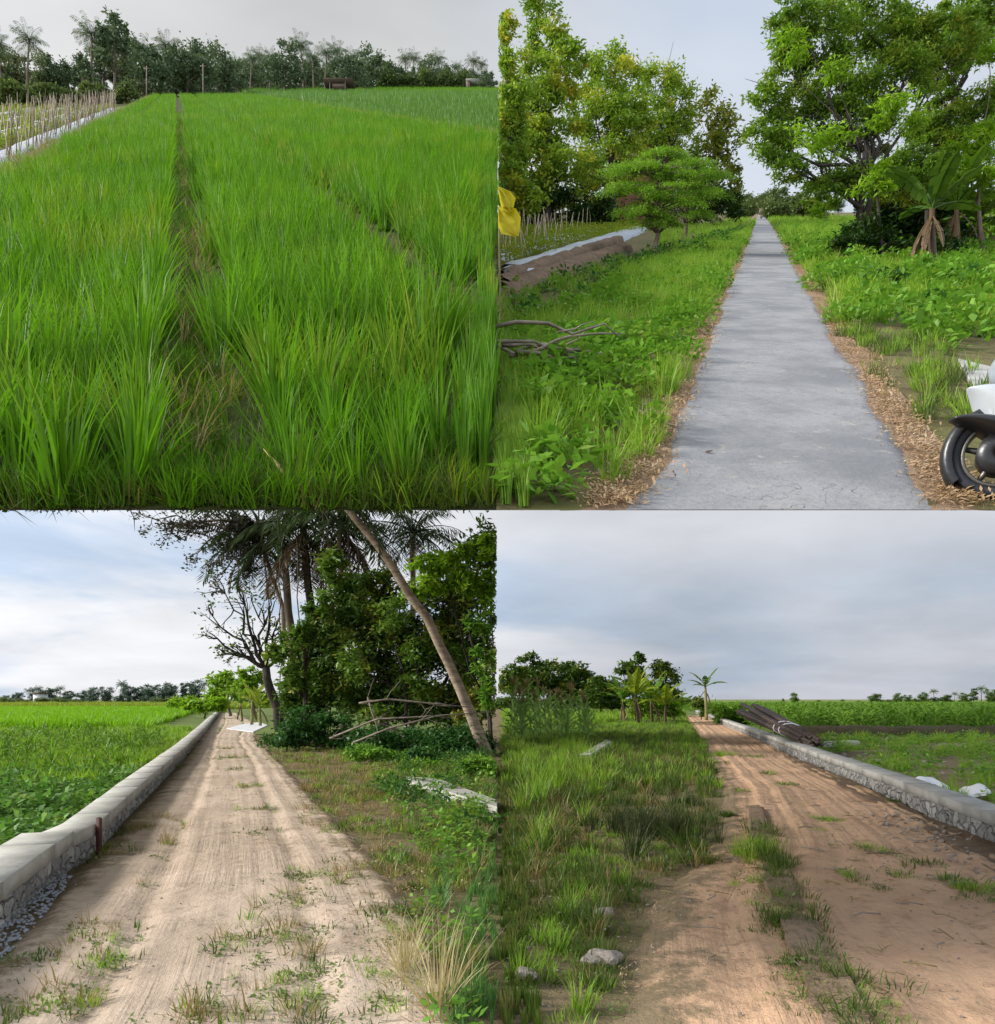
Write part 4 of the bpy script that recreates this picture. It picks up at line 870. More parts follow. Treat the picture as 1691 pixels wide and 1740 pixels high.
# far bushes at the end of the lane, field trees
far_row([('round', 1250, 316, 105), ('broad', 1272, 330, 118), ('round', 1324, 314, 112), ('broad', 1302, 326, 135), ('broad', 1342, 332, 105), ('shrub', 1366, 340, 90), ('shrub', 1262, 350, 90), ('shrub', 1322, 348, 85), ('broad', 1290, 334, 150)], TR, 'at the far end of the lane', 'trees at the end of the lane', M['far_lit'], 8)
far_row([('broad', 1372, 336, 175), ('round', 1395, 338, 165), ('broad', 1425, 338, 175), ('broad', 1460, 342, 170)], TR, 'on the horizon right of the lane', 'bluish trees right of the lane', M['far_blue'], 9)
tree('round_bush', 'single light green bush in the grass right of the far lane', 'bush', TR, (1402, 384), [(1402, 352, 22, 16), (1412, 345, 14, 12)], n=1400, size=.24, trunk_r=.06, seed=66, lm=M['lit'], bm=M['bark'], side=1)
tree('roadside_bush', 'light weedy bush at the far right, behind the banana plants', 'bush', TR, (1680, 425), [(1680, 370, 45, 42), (1640, 395, 30, 25), (1740, 380, 40, 35)], n=3600, size=.22, trunk_r=.06, seed=67, lm=M['lit'], bm=M['bark'], side=1)
for i, (x, y) in enumerate(((1500, 500), (1560, 480), (1640, 500), (1450, 470))):
    tree('flowering_weed', ['knee high leafy weed nearest the lane under the big tree', 'pale topped weed in front of the dark thicket', 'leafy weed by the right edge before the bananas', 'weed bush touching the foot of the big trunk'][i], 'plant', TR, (x, y), [(x, y - 28, 26, 20), (x + 14, y - 18, 22, 14)], n=420, size=.11, asp=.55, trunk_r=.015, seed=80 + i, lm=M['weed' if i % 2 else 'weed_dk'], bm=M['stem'], group='tall weeds under the big tree', side=1)
# brick gable far behind the trees
B = TR.gd(1098, 62); t = thing('brick_house', 'reddish brown house gable showing between the trees', 'house', B)
q = 62 / FPX; zt = up(0, 226, 62).z - B.z
gv = np.array([[-2.4, 0, 0], [2.4, 0, 0], [2.4, 0, zt - 1.6], [0, 0, zt - .2], [-2.4, 0, zt - 1.6]]); gb = gv + (0, 5, 0)
obj('wall', (np.concatenate([gv, gb]), np.array([[0, 1, 2, 3], [0, 3, 4, -1], [5, 7, 6, -1], [5, 8, 7, -1], [5, 9, 8, -1], [0, 4, 9, 5], [1, 6, 7, 2]])), mat_plain('brick_red', (.22, .09, .06), (.15, .06, .045), .9, 3), t)
obj('roof', cat([box(s_ * 1.35, 2.5, zt - .84, 3.1, 5.8, .12, Matrix.Translation((s_ * 1.35, 0, zt - .84)) @ Matrix.Rotation(s_ * .528, 4, 'Y') @ Matrix.Translation((-s_ * 1.35, 0, -zt + .84))) for s_ in (-1, 1)]), mat_plain('roof_tile', (.25, .10, .07), (.14, .07, .05), .85, 4), t)
# yellow banana leaf reaching in at the left edge
def yellow_leaf():
    Yd = 9.5; B = TR.gd(845, Yd); t = thing('banana_plant', 'young banana plant with one broad yellow leaf at the left edge of the lane picture', 'banana plant', (.02, Yd, B.z))
    m = Yd / FPX; O = Vector((.02, Yd, B.z))
    rr = np.random.default_rng(5)
    for ax_, wd_, lb_ in ((((846, 318), (858, 334), (864, 348), (870, 362)), (1, 12, 15, 2), 'torn upper strip of the yellow leaf'), (((846, 352), (858, 368), (868, 384), (880, 400)), (4, 24, 22, 2), 'broad yellow lower leaf blade')):
        V = []; F = []
        for i_, ((x, y), w_) in enumerate(zip(ax_, wd_)):
            for sg, dpt in ((-1, .10), (-.5, .02), (0, .09), (.5, .0), (1, .07)):
                xx = max(x + sg * w_ * .75 + rr.uniform(-1.5, 1.5), 846.5); V.append(up(xx, y - sg * w_ * .62 + rr.uniform(-1.5, 1.5), Yd - dpt) - O)
        for i_ in range(3):
            for k_ in range(4): F.append([i_ * 5 + k_, i_ * 5 + k_ + 1, (i_ + 1) * 5 + k_ + 1, (i_ + 1) * 5 + k_])
        obj('leaf', (np.array([list(v) for v in V]), np.array(F)), M['ban_y'], t, True, label=lb_)
    obj('stem', tube([(.0, 0, -.1), (.005, .02, .6), (.0, 0, V[0].z)], [.022, .016, .008], 8), M['stem'], t, True)
yellow_leaf()
# branch pile
B = TR.g(930, 640); t = thing('branch_pile', 'heap of dry grey cut branches in the left verge', 'branches', B)
for i in range(11):
    a = rg.uniform(-.5, .9); L_ = rg.uniform(.5, 1.25); c = np.array([rg.normal(0, .16), rg.normal(0, .14), rg.uniform(.1, .3)]); d = np.array([math.cos(a), math.sin(a) * .8, rg.normal(.1, .15)])
    obj('branch', cat([tube(curve(c - d * L_ / 2, c + d * L_ / 2, (0, 0, .05), rg, 6, .03), np.linspace(.02, .006, 6), 6), tube(curve(c, c + d * L_ * .3 + (0, .1, .18), (0, 0, 0), rg, 4, .04), [.01, .008, .006, .003], 5)]), M['wood'], t, True)
for i, (x, y, dx, dy, lab) in enumerate(((1146, 735, .16, .11, 'pale bent stick lying on the near left of the road'), (1205, 780, .05, .02, 'tiny dark twig on the grey road'))):
    B = TR.g(x, y) + Vector((0, 0, .045)); o = obj('stick', tube([(-dx / 2, -dy / 2, 0), (0, .01, .008), (dx / 2, dy / 2, TR.s * dy)], [.007, .008, .004], 6), M['bamboo' if i == 0 else 'wood'], loc=B); tag(o, lab, 'stick')
def pslab(name, T, pts, th, mat, label, catg, base=0.0):
    G = [T.g(*p) for p in pts]; O = G[0]; V = [[p.x - O.x, p.y - O.y, p.z - O.z + base - .05] for p in G] + [[p.x - O.x, p.y - O.y, p.z - O.z + base + th] for p in G]; n_ = len(G)
    bm_ = bpy.data.meshes.new(name); bm_.from_pydata(V, [], [list(range(n_, 2 * n_)), list(range(n_))[::-1]] + [[i, (i + 1) % n_, n_ + (i + 1) % n_, n_ + i] for i in range(n_)]); bm_.materials.append(mat)
    o = bpy.data.objects.new(name, bm_); C.objects.link(o); o.location = O; b = o.modifiers.new('bevel', 'BEVEL'); b.width = .008; b.segments = 2
    return tag(o, label, catg)
pslab('concrete_slab', TR, [(1655, 668), (1760, 700), (1760, 650), (1628, 617)], .05, M['conc'], 'flat pale concrete slab at the right edge above the scooter', 'slab')
# a tiny rider far down the lane
B = TR.gd(1294, 95); t = thing('parked_motorbike', 'tiny dark motorbike far down the lane', 'motorbike', B + Vector((0, 0, .04)))
obj('body', cat([box(0, 0, .85, .5, .4, .5), box(0, -.1, 1.15, .7, .08, .08)]), M['stake_dk'], t); obj('wheel', tube([(-.06, 0, .3), (.06, 0, .3)], .3, 14), M['stake_dk'], t)

# ------------------------------------------------------------------ the scooter
def scooter():
    Yd = 4.16; T0 = TR; wx = (1698 - CX) / FPX * Yd; gz = T0.s * Yd + T0.z0 + .01; r = .235
    t = thing('scooter', 'white and black scooter at the right edge, only its front in the picture', 'scooter', (wx, Yd, gz), 0)
    black = mat_plain('black_plastic', (.012, .012, .014), (.02, .02, .022), .35, 4, 0, .5, .05); rub = mat_plain('tyre_rubber', (.02, .022, .03), (.03, .032, .04), .75, 12)
    whi = mat_plain('scooter_white', (.46, .49, .52), (.40, .43, .46), .25, 2, 0, .6, 0); met = mat_plain('wheel_metal', (.16, .15, .13), (.10, .095, .085), .4, 6, .8); grey = mat_plain('scooter_grey', (.36, .40, .45), (.30, .34, .38), .3, 3, .2, .6, 0)
    st = Matrix.Translation((0, 0, r)) @ Matrix.Rotation(R(-28), 4, 'Z')
    def prof(R0, pr, M_, n=40):
        V = []; F = []; m = len(pr)
        for i in range(n):
            a = 2 * math.pi * i / n
            for (rr, yy) in pr: V.append(M_ @ Vector(((R0 + rr) * math.cos(a), yy, (R0 + rr) * math.sin(a))))
        for i in range(n):
            for j in range(m): F.append([i * m + j, i * m + (j + 1) % m, ((i + 1) % n) * m + (j + 1) % m, ((i + 1) % n) * m + j])
        return np.array([list(v) for v in V]), np.array(F)
    tyre_p = [(-.055, -.035), (-.03, -.052), (-.008, -.046), (.0, -.02), (-.006, -.016), (0, -.01), (0, .01), (-.006, .016), (0, .02), (-.008, .046), (-.03, .052), (-.055, .035)]
    w_ = obj('wheel', prof(r * .36, [(-.035, -.05), (.0, -.05), (0, .05), (-.035, .05)], st), met, t, True)
    obj('tyre', prof(r, tyre_p, st), rub, w_, True); obj('rim', prof(r - .06, [(-.012, -.04), (.006, -.042), (.006, .042), (-.012, .04)], st), met, w_, True)
    obj('spoke', cat([tube([st @ Vector((.05 * math.cos(a), 0, .05 * math.sin(a))), st @ Vector((.175 * math.cos(a), 0, .175 * math.sin(a)))], [.022, .014], 6) for a in np.arange(5) * 1.2566 + .3]), met, w_, True)
    # fender: an arc hugging the wheel
    V = []; n_ = 18
    for i in range(n_):
        a = R(212) - R(172) * i / (n_ - 1); taper = 1 - .25 * abs(i / (n_ - 1) - .5)
        for (rr, yy) in ((-.012, -.07), (.032, -.06), (.048, 0), (.032, .06), (-.012, .07), (-.012, .065), (.026, .055), (.041, 0), (.026, -.055), (-.012, -.065)):
            V.append(list(st @ Vector(((r + rr) * math.cos(a), yy * taper, (r + rr) * math.sin(a)))))
    F = [[i * 10 + j, i * 10 + (j + 1) % 10, (i + 1) * 10 + (j + 1) % 10, (i + 1) * 10 + j] for i in range(n_ - 1) for j in range(10)]
    obj('fender', (np.array(V), np.array(F)), black, t, True)
    for s_ in (-1, 1): obj('fork', tube([st @ Vector((0, .07 * s_, 0)), st @ Vector((.10, .07 * s_, .40))], .018, 10), met, t, True)
    def loft(name, secs, mat, lab=None):
        """secs: list of closed outlines (same count)"""
        m = len(secs[0]); V = [p for s in secs for p in s]; F = []
        for i in range(len(secs) - 1):
            for j in range(m): F.append([i * m + j, i * m + (j + 1) % m, (i + 1) * m + (j + 1) % m, (i + 1) * m + j])
        V = np.array(V, float); c0, c1 = V[:m].mean(0), V[-m:].mean(0); o = len(V); V = np.concatenate([V, [c0], [c1]])
        for j in range(m): F.append([o, (j + 1) % m, j, -1]); F.append([o + 1, (len(secs) - 1) * m + j, (len(secs) - 1) * m + (j + 1) % m, -1])
        ob = obj(name, (V, np.array(F)), mat, t, True, label=lab); b = ob.modifiers.new('sub', 'SUBSURF'); b.levels = 1; b.render_levels = 2; return ob
    def sec(x, z, wy, wz, tw=0, k=12): return [(x + math.sin(a) * wz * math.sin(tw), math.cos(a) * wy, z + math.sin(a) * wz * math.cos(tw)) for a in np.arange(k) * 2 * math.pi / k]
    loft('fairing', [sec(-.17, .60, .02, .006, .8), sec(-.10, .58, .09, .05, .8), sec(-.02, .51, .15, .12, .6), sec(.12, .40, .17, .24, .5), sec(.3, .34, .15, .2, .2), sec(.46, .26, .10, .08)], whi, 'glossy white front body panel')
    loft('under_cowl', [sec(-.26, .43, .05, .012), sec(-.14, .42, .09, .04), sec(.06, .34, .13, .09), sec(.28, .24, .14, .13), sec(.6, .12, .14, .06)], black)
    loft('headlamp_cowl', [sec(-.03, .70, .04, .04), sec(.0, .70, .11, .09), sec(.10, .72, .15, .13), sec(.26, .72, .13, .08)], grey, 'bluish grey handlebar cowl')
    obj('inner_fender', prof(.06, [(-.05, -.062), (.05, -.062), (.05, .062), (-.05, .062)], st, 24), black, t, True)
    loft('fork_cover', [sec(-.06, .36, .05, .05), sec(.02, .32, .085, .09), sec(.16, .26, .09, .13), sec(.34, .2, .08, .10)], black)
    obj('brake_cable', tube([st @ Vector((.02, -.08, .03)), st @ Vector((.07, -.10, .2)), st @ Vector((.12, -.09, .36))], .006, 6), black, t, True)
    obj('grille_mark', cat([box(0, -.172, 0, .016, .006, .006, Matrix.Translation((.02 + .016 * i, 0, .50 - .022 * i)) @ Matrix.Rotation(.9, 4, 'Y')) for i in range(5)]), black, t)
    obj('handlebar', tube([(.42, -.36, .86), (.34, -.18, .80), (.30, 0, .76), (.34, .18, .80), (.42, .36, .86)], .014, 8), black, t, True)
    for s_ in (-1, 1): m_ = obj('mirror', tube([(.40, .26 * s_, .83), (.36, .30 * s_, 1.0)], .006, 6), black, t, True); obj('glass', box(.36, .30 * s_, 1.05, .015, .14, .09), grey, m_)
    loft('floorboard', [sec(.44, .2, .13, .04), sec(.6, .18, .15, .04), sec(.85, .2, .14, .05)], black)
    loft('body', [sec(.78, .3, .10, .12), sec(.95, .5, .14, .16), sec(1.25, .52, .15, .15), sec(1.5, .6, .08, .07)], whi)
    loft('seat', [sec(.82, .69, .10, .03), sec(1.0, .72, .13, .05), sec(1.3, .75, .13, .05), sec(1.48, .77, .08, .03)], black)
    M2 = Matrix.Translation((1.18, 0, r)); w2 = obj('wheel', prof(r * .36, [(-.035, -.05), (.0, -.05), (0, .05), (-.035, .05)], M2), met, t, True)
    obj('tyre', prof(r, tyre_p, M2), rub, w2, True); obj('rim', prof(r - .06, [(-.012, -.04), (.006, -.042), (.006, .042), (-.012, .04)], M2), met, w2, True)
    obj('side_stand', tube([(.75, -.1, .14), (.80, -.26, .0)], .012, 6), black, t)
scooter()

# ================================================================== the path beside the low wall (lower left, x < 0)
rg = np.random.default_rng(31)
def _ico():
    import bmesh
    b = bmesh.new(); bmesh.ops.create_icosphere(b, subdivisions=2, radius=1); V = np.array([list(v.co) for v in b.verts]); F = np.array([[v.index for v in f.verts] + [-1] for f in b.faces]); b.free(); return V, F
def wall(name, label, line, h, capw, capt, rise, stone_m, side, sd, cap_m=None, body_w=None):
    """line: ground points of the wall's face on the path side; the wall stands on the other side (side=-1: left of it)"""
    r = np.random.default_rng(sd); t = thing(name, label, 'wall', (line[0][0], line[0][1], 0)); O = np.array([line[0][0], line[0][1]])
    Lp = np.array(line, float); sgl = np.concatenate([[0], np.cumsum(np.linalg.norm(np.diff(Lp, axis=0), axis=1))]); tot = sgl[-1]; n_ = max(8, int(140))
    s = tot * np.linspace(0, 1, n_) ** 1.4; px = np.interp(s, sgl, Lp[:, 0]); py = np.interp(s, sgl, Lp[:, 1]); dx = np.gradient(px, s); dy = np.gradient(py, s); nx_ = dy * side; ny_ = -dx * side
    def strip(profile, rough):
        V = []; m = len(profile)
        for i in range(n_):
            for a, z in profile:
                jj = r.normal(0, rough) if rough else 0
                V.append([px[i] + nx_[i] * (a + jj) - O[0], py[i] + ny_[i] * (a + jj) - O[1], z])
        F = [[i * m + j, (i + 1) * m + j, (i + 1) * m + (j + 1) % m, i * m + (j + 1) % m] for i in range(n_ - 1) for j in range(m)]
        F += [[0, j, j + 1, -1] for j in range(1, m - 1)] + [[(n_ - 1) * m, (n_ - 1) * m + j + 1, (n_ - 1) * m + j, -1] for j in range(1, m - 1)]
        return np.array(V), np.array(F)
    bw = body_w or capw - .04
    st_ = [strip([(.02, -.12), (.035, .0), (.03, h * .5), (.03, h - capt), (bw, h - capt), (bw, -.12)], .012)]
    q_ = 0.0; ic = _ico()
    while q_ < min(tot, 34):
        x_ = np.interp(q_, s, px); y_ = np.interp(q_, s, py); tx = np.interp(q_, s, dx); ty = np.interp(q_, s, dy); ux = ty * side; uy = -tx * side
        for zz_ in (.02, .13, .235):
            if zz_ > h - capt - .03: continue
            a_ = r.uniform(.06, .12); b_ = r.uniform(.05, .085); c_ = r.uniform(.012, .03); v = ic[0] * (1 + .12 * np.sin(ic[0][:, [1, 2, 0]] * r.uniform(2, 5) + r.uniform(0, 6))); an = r.uniform(-.4, .4)
            la = v[:, 0] * a_ * math.cos(an) - v[:, 2] * b_ * math.sin(an) + r.uniform(-.04, .04); lz = v[:, 0] * a_ * math.sin(an) + v[:, 2] * b_ * math.cos(an); ln = v[:, 1] * c_ + .035
            st_.append((np.stack([x_ + tx * la + ux * ln - O[0], y_ + ty * la + uy * ln - O[1], zz_ + lz + r.uniform(-.015, .015)], 1), ic[1]))
        q_ += r.uniform(.12, .17)
    obj('stone_base', cat(st_), stone_m, t)
    # the cap was cast in lengths of about a metre and a quarter that do not quite line up
    pr_ = [(-.012, h - capt + .002), (-.014, h - .005), (-.009, h), (capw - .005, h), (capw, h - .005), (capw, h - capt + .002)]; cp = []; q0 = 0.0; m = len(pr_)
    while q0 < tot - .05:
        L_ = min(r.uniform(1.0, 1.5) * (1 if q0 < 25 else 4), tot - q0); da, dz_ = r.uniform(-.006, .006), r.uniform(-.004, .004); V = []; kk = 5
        for a_ in range(kk):
            q_ = q0 + (L_ - .006) * a_ / (kk - 1); x_ = np.interp(q_, s, px); y_ = np.interp(q_, s, py); tx = np.interp(q_, s, dx); ty = np.interp(q_, s, dy)
            for a, z in pr_: V.append([x_ + ty * side * (a + da) - O[0], y_ - tx * side * (a + da) - O[1], z + dz_])
        F = [[i_ * m + j_, (i_ + 1) * m + j_, (i_ + 1) * m + (j_ + 1) % m, i_ * m + (j_ + 1) % m] for i_ in range(kk - 1) for j_ in range(m)] + [[0, j_, j_ + 1, -1] for j_ in range(1, m - 1)] + [[(kk - 1) * m, (kk - 1) * m + j_ + 1, (kk - 1) * m + j_, -1] for j_ in range(1, m - 1)]
        cp.append((np.array(V), np.array(F))); q0 += L_
    obj('cap', cat(cp), cap_m or M['conc'], t)
    return t
# unit normal (nx_, ny_) must point away from the path: left of travel for side=-1
WL = [(165, 1455), (240, 1368), (315, 1290), (348, 1248), (366, 1222), (378, 1208)]
far_w = [tuple(LO.g(x, y))[:2] for x, y in WL]
near_w = [(-2.62, 2.6), (-3.36, 5.17), (-3.98, 7.15)]
wall('low_wall', 'wider near section of the low concrete capped stone wall, left corner', near_w, .365, .42, .13, 0, M['stone'], -1, 3, M['conc_w'])
wall('low_wall', 'long low stone wall with narrow concrete cap running beside the sandy path', [(-3.985, 7.17)] + far_w, .335, .33, .12, 0, M['stone'], -1, 4, M['conc_w'])
B = LO.g(162, 1452) + Vector((.09, -.12, 0)); t = thing('steel_post', 'short rusty brown steel post standing at the wall', 'post', B)
rust = mat_plain('rusty_steel', (.12, .05, .035), (.06, .03, .025), .8, 14); obj('post', cat([box(0, 0, .17, .012, .055, .46), box(.022, -.022, .17, .055, .012, .46)]), rust, t)
LEFT = lambda X, Y, px, py: np.ones(len(X))
def wx(Y):  # wall face x at depth Y
    P_ = near_w + far_w; ys = [p[1] for p in P_]; return np.interp(Y, ys, [p[0] for p in P_])
def strip_left(dens, Ya, Yb, margin=.45, f=.72, grow=None):
    A = f * (Yb ** 2) / 2; n_ = int(dens * A * 1.1); Y = np.sqrt(rg.uniform(Ya ** 2, Yb ** 2, n_)); X = -rg.uniform(0, 1, n_) * (f * Y + 1); k = X < wx(Y) - margin - .1
    X, Y = X[k], Y[k]; return np.stack([X, Y, Y * 0], 1)
P = strip_left(26, 4.5, 15.5, .4); k = vnoise(P[:, 0], P[:, 1], 1.1, 3)
scatter('bean_plants', P, weeds(40, .24, .30, .10, mat_leaf('bean_leaf', (.19, .36, .06), (.08, .21, .03), (.30, .42, .06), tr=.35, scale=1.6), .6, sd=11), 'low leafy bean crop just left of the wall', rg, .6, 1.15, .12, .7 + .5 * k)
def maize_mesh(seed, h, n, L, W, mat, stalk=.012, er=55, tass=0):
    r = np.random.default_rng(seed); parts = [tube([(0, 0, 0), (.01, 0, h * .5), (0, .01, h * .92)], [stalk, stalk * .8, stalk * .3], 5)]
    for i in range(n):
        t_ = i / n; v = banana_leaf(r, L * r.uniform(.8, 1.1) * (1 - .25 * abs(t_ - .4)), W, i * math.pi + r.normal(0, .7), R(er) + t_ * .35, r.uniform(1.2, 2.1), 0); parts.append(shift(v, (0, 0, h * (.1 + .8 * t_))))
    for i in range(tass): a = i * 1.2; parts.append(tube([(0, 0, h * .9), (.05 * math.cos(a), .05 * math.sin(a), h * 1.02), (.13 * math.cos(a), .13 * math.sin(a), h * 1.06)], [.006, .005, .003], 4))
    return mesh('maize_plant', cat(parts), mat)
mz = [maize_mesh(700 + i, .75, 7, .62, .09, M['corn']) for i in range(4)]
P = strip_left(1.6, 14.5, 29, .8)
scatter('young_maize', P, mz, 'young maize with light green arching leaves beyond the beans', rg, .5, .85, .08)
P = strip_left(7, 13, 40, .5); k = vnoise(P[:, 0], P[:, 1], 2.5, 5)
scatter('field_grass', P[k > .35], tufts('g', 24, .38, .035, M['grass'], sd=31, segs=2), 'light green grass between the fields left of the path', rg, .6, 1.2, .1)
P = strip_left(2.6, 38, 112, 3)
scatter('far_rice', P, [tussock(710 + i, 30, .8, .07, .4, .5, .3, M['rice3'], 2) for i in range(3)], 'bright green rice paddy further out on the left', rg, .8, 1.1, .05)
P = strip_left(.35, 112, 170, 3)
scatter('far_ripe_rice', P, [tussock(720 + i, 26, 1.1, .14, .4, .5, .6, M['crop'], 2) for i in range(3)], 'yellowish strip of riper rice before the far trees', rg, .9, 1.2, .05)
lst = [('broad', 8, 1181, 185), ('broad', 30, 1176, 190), ('palm', 47, 1170, 195), ('round', 62, 1170, 185), ('palm', 56, 1168, 215), ('palm', 66, 1166, 215), ('broad', 84, 1168, 190), ('palm', 101, 1166, 200), ('broad', 118, 1173, 188), ('round', 140, 1172, 182), ('round', 158, 1167, 180),
       ('round', 180, 1166, 180), ('palm', 204, 1157, 190), ('round', 218, 1160, 180), ('round', 238, 1165, 182), ('round', 256, 1161, 178), ('round', 276, 1162, 178), ('round', 292, 1158, 178), ('tall', 312, 1160, 180), ('round', 328, 1153, 185), ('palm', 347, 1157, 200), ('broad', 110, 1181, 175), ('broad', 205, 1180, 172), ('broad', 265, 1182, 170)]
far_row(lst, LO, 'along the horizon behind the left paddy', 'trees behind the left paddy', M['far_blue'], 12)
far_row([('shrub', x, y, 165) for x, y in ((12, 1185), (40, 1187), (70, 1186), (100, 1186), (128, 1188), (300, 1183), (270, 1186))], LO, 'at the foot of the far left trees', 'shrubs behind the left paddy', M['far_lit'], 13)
B = LO.gd(69, 172); t = thing('white_house', 'tiny white house front among the far left shrubs', 'house', B); obj('wall', box(0, 0, 1.9, 2.2, 2, 1.8), M['white'], t); obj('roof', box(0, -.1, 2.9, 2.8, 2.6, .25), M['stake_dk'], t)
# trees and bushes where the path bends out of sight
tree('green_tree', 'rounded light green tree over the far end of the sandy path', 'tree', LO, (392, 1210), [(385, 1160, 26, 18), (402, 1172, 22, 20), (365, 1180, 16, 12)], Y=70, n=2600, size=.5, trunk_r=.15, seed=101, lm=M['grass'], bm=M['bark'])
tree('green_bush', 'bright bushy growth at the bend of the path wall', 'bush', LO, (345, 1212), [(352, 1195, 22, 13), (330, 1196, 18, 10), (372, 1196, 14, 12)], Y=62, n=2000, size=.4, trunk_r=.1, seed=102, lm=M['lit'], bm=M['bark'])
tree('green_bush', 'low bright bush behind the end of the wall', 'bush', LO, (318, 1206), [(318, 1192, 20, 10), (300, 1197, 15, 6)], Y=80, n=1200, size=.4, trunk_r=.08, seed=103, lm=M['lit'], bm=M['bark'])
for i, (x, Yd, h, lab) in enumerate(((428, 46, 1.5, 'banana plant with yellow brown leaves beside the far path'), (442, 44, 1.2, 'banana plant closest to the bare tree'), (412, 54, 1.3, 'farthest small banana plant along the path'))):
    banana('banana_plant', lab, LO.gd(x, Yd), h, 7, 1.5, .4, M['crop'] if i < 2 else M['ban'], M['stem'], 110 + i, 'banana plants by the far path', 3, M['ban_dry'])
tree('green_tree', 'green tree touching the bare tree from behind', 'tree', LO, (425, 1215), [(420, 1150, 20, 16), (440, 1160, 22, 20), (415, 1172, 22, 14), (440, 1185, 18, 14)], Y=58, n=2400, size=.4, trunk_r=.12, seed=104, lm=M['grass'], bm=M['bark'])
o = pslab('white_sheet', LO, [(385, 1240), (430, 1246), (455, 1234), (440, 1229), (410, 1233)], .03, M['white'], 'white plastic sheet lying on the far path', 'sheet', .04)
# the bare tree
def branchy(name, label, catg, base, tips, Yd, r0, seed, mat, leafm=None, nl=60, fork=None, ls=.16, hidden=0, n_sub=5):
    r = np.random.default_rng(seed); B = LO.gd(base[0], Yd); t = thing(name, label, catg, B); f = up(fork[0], fork[1], Yd) - B
    parts = [tube(curve((0, 0, -.1), f, (.06, 0, 0), r, 7, .02), np.linspace(r0 * 1.2, r0 * .75, 7), 9)]; P = []
    for (x, y) in tips:
        e = up(x, y, Yd + r.uniform(-.8, .8)) - B; c = curve(f, e, (r.normal(0, .1), 0, r.uniform(-.1, .3)), r, 8, .03); parts.append(tube(c, np.linspace(r0 * .42, r0 * .06, 8), 6))
        for _ in range(n_sub):
            k_ = r.integers(2, 7); q = c[k_]; L_ = np.linalg.norm(c[-1] - c[0]) * r.uniform(.15, .35); d = unit(unit(c[-1] - c[0]) + r.normal(0, .55, 3)); c2 = curve(q, q + d * L_, (0, 0, .05), r, 5, .05); parts.append(tube(c2, np.linspace(r0 * .16, r0 * .03, 5), 5)); P += [c2[-1], c2[3]]
            for _ in range(2): q2 = c2[r.integers(1, 4)]; d2 = unit(d + r.normal(0, .7, 3)); c3 = curve(q2, q2 + d2 * L_ * .5, (0, 0, 0), r, 4, .05); parts.append(tube(c3, np.linspace(r0 * .07, r0 * .02, 4), 4)); P.append(c3[-1])
    tv = cat(parts); V, F = keep(shift(tv, (B.x, 0, 0)), -1); obj('trunk', (V - np.array([B.x, 0, 0]), F), mat, t, True)
    if leafm:
        P = np.array(P); ix = r.integers(0, len(P), nl); Q = P[ix] + r.normal(0, .12, (nl, 3)); V, F = keep(shift(leaves(r, Q, ls, .5, .4), (B.x, 0, 0)), -1); obj('crown', (V - np.array([B.x, 0, 0]), F), leafm, t)
    return t
branchy('bare_tree', 'nearly leafless tree with dark leaning trunk beside the sandy path', 'tree', (478, 1242), [(345, 1078), (352, 1035), (372, 1000), (398, 985), (430, 1010), (455, 1000), (375, 1105), (470, 1055), (488, 1095)], 38, .25, 121, M['bark_dk'], M['jungle'], 700, (452, 1135), .20, n_sub=9)
# ragged high branches with small dark leaves
branchy('overhanging_tree', 'tall dark tree whose thin leafed branches hang over the path top left', 'tree', (505, 1262), [(235, 872), (275, 885), (318, 905), (330, 935), (350, 960), (365, 985), (390, 930), (420, 965), (360, 890), (400, 890), (480, 950), (450, 900)], 30, .17, 122, M['bark'], M['purple'], 5500, (478, 905), .15, n_sub=9)
# coconut palms
prng = np.random.default_rng(130)
def near_palm(label, base, topx, topy, Yd, r, L, seed, dead=5, nf=20):
    rr = np.random.default_rng(seed); B = LO.gd(base, Yd); e = up(topx, topy, Yd) - B
    ms = palm_meshes(rr, e.z, r, L, nf, M['palm'], M['bark_palm'] if r != .2 else M['bark_dk'], (e.x, 0), dead, M['palm_dead'])
    # keep fronds on this side
    out = []
    for me in ms:
        if me is None: out.append(None); continue
        nv = len(me.vertices); co_ = np.empty(nv * 3, np.float32); me.vertices.foreach_get('co', co_); x = co_.reshape(-1, 3)[:, 0] + B.x; x = np.minimum(x, -.02) - B.x; cc = co_.reshape(-1, 3); cc[:, 0] = x; me.vertices.foreach_set('co', cc.ravel()); out.append(me)
    t = thing('coconut_palm', label, 'palm tree', B, 0, 'coconut palms beside the sandy path')
    for nm, me in zip(('trunk', 'crown', 'dead_fronds'), out):
        if me is not None: obj(nm, me, None, t)
near_palm('coconut palm leaning across the picture with smooth pale brown trunk', 831, 575, 845, 21.3, .165, 2.6, 131, 0, 14)
near_palm('palm with dark vine covered trunk left of the thicket', 540, 515, 895, 29, .2, 3.4, 132, 22)
near_palm('thin leaning palm trunk leftmost of the group', 520, 440, 905, 31, .12, 3.0, 133, 16)
near_palm('upright slim palm hidden between the dark trunks', 585, 578, 890, 28, .12, 3.0, 134, 18)
near_palm('palm with drooping black fronds right of the leaning trunk', 700, 702, 905, 31, .15, 2.6, 135, 5, 24)
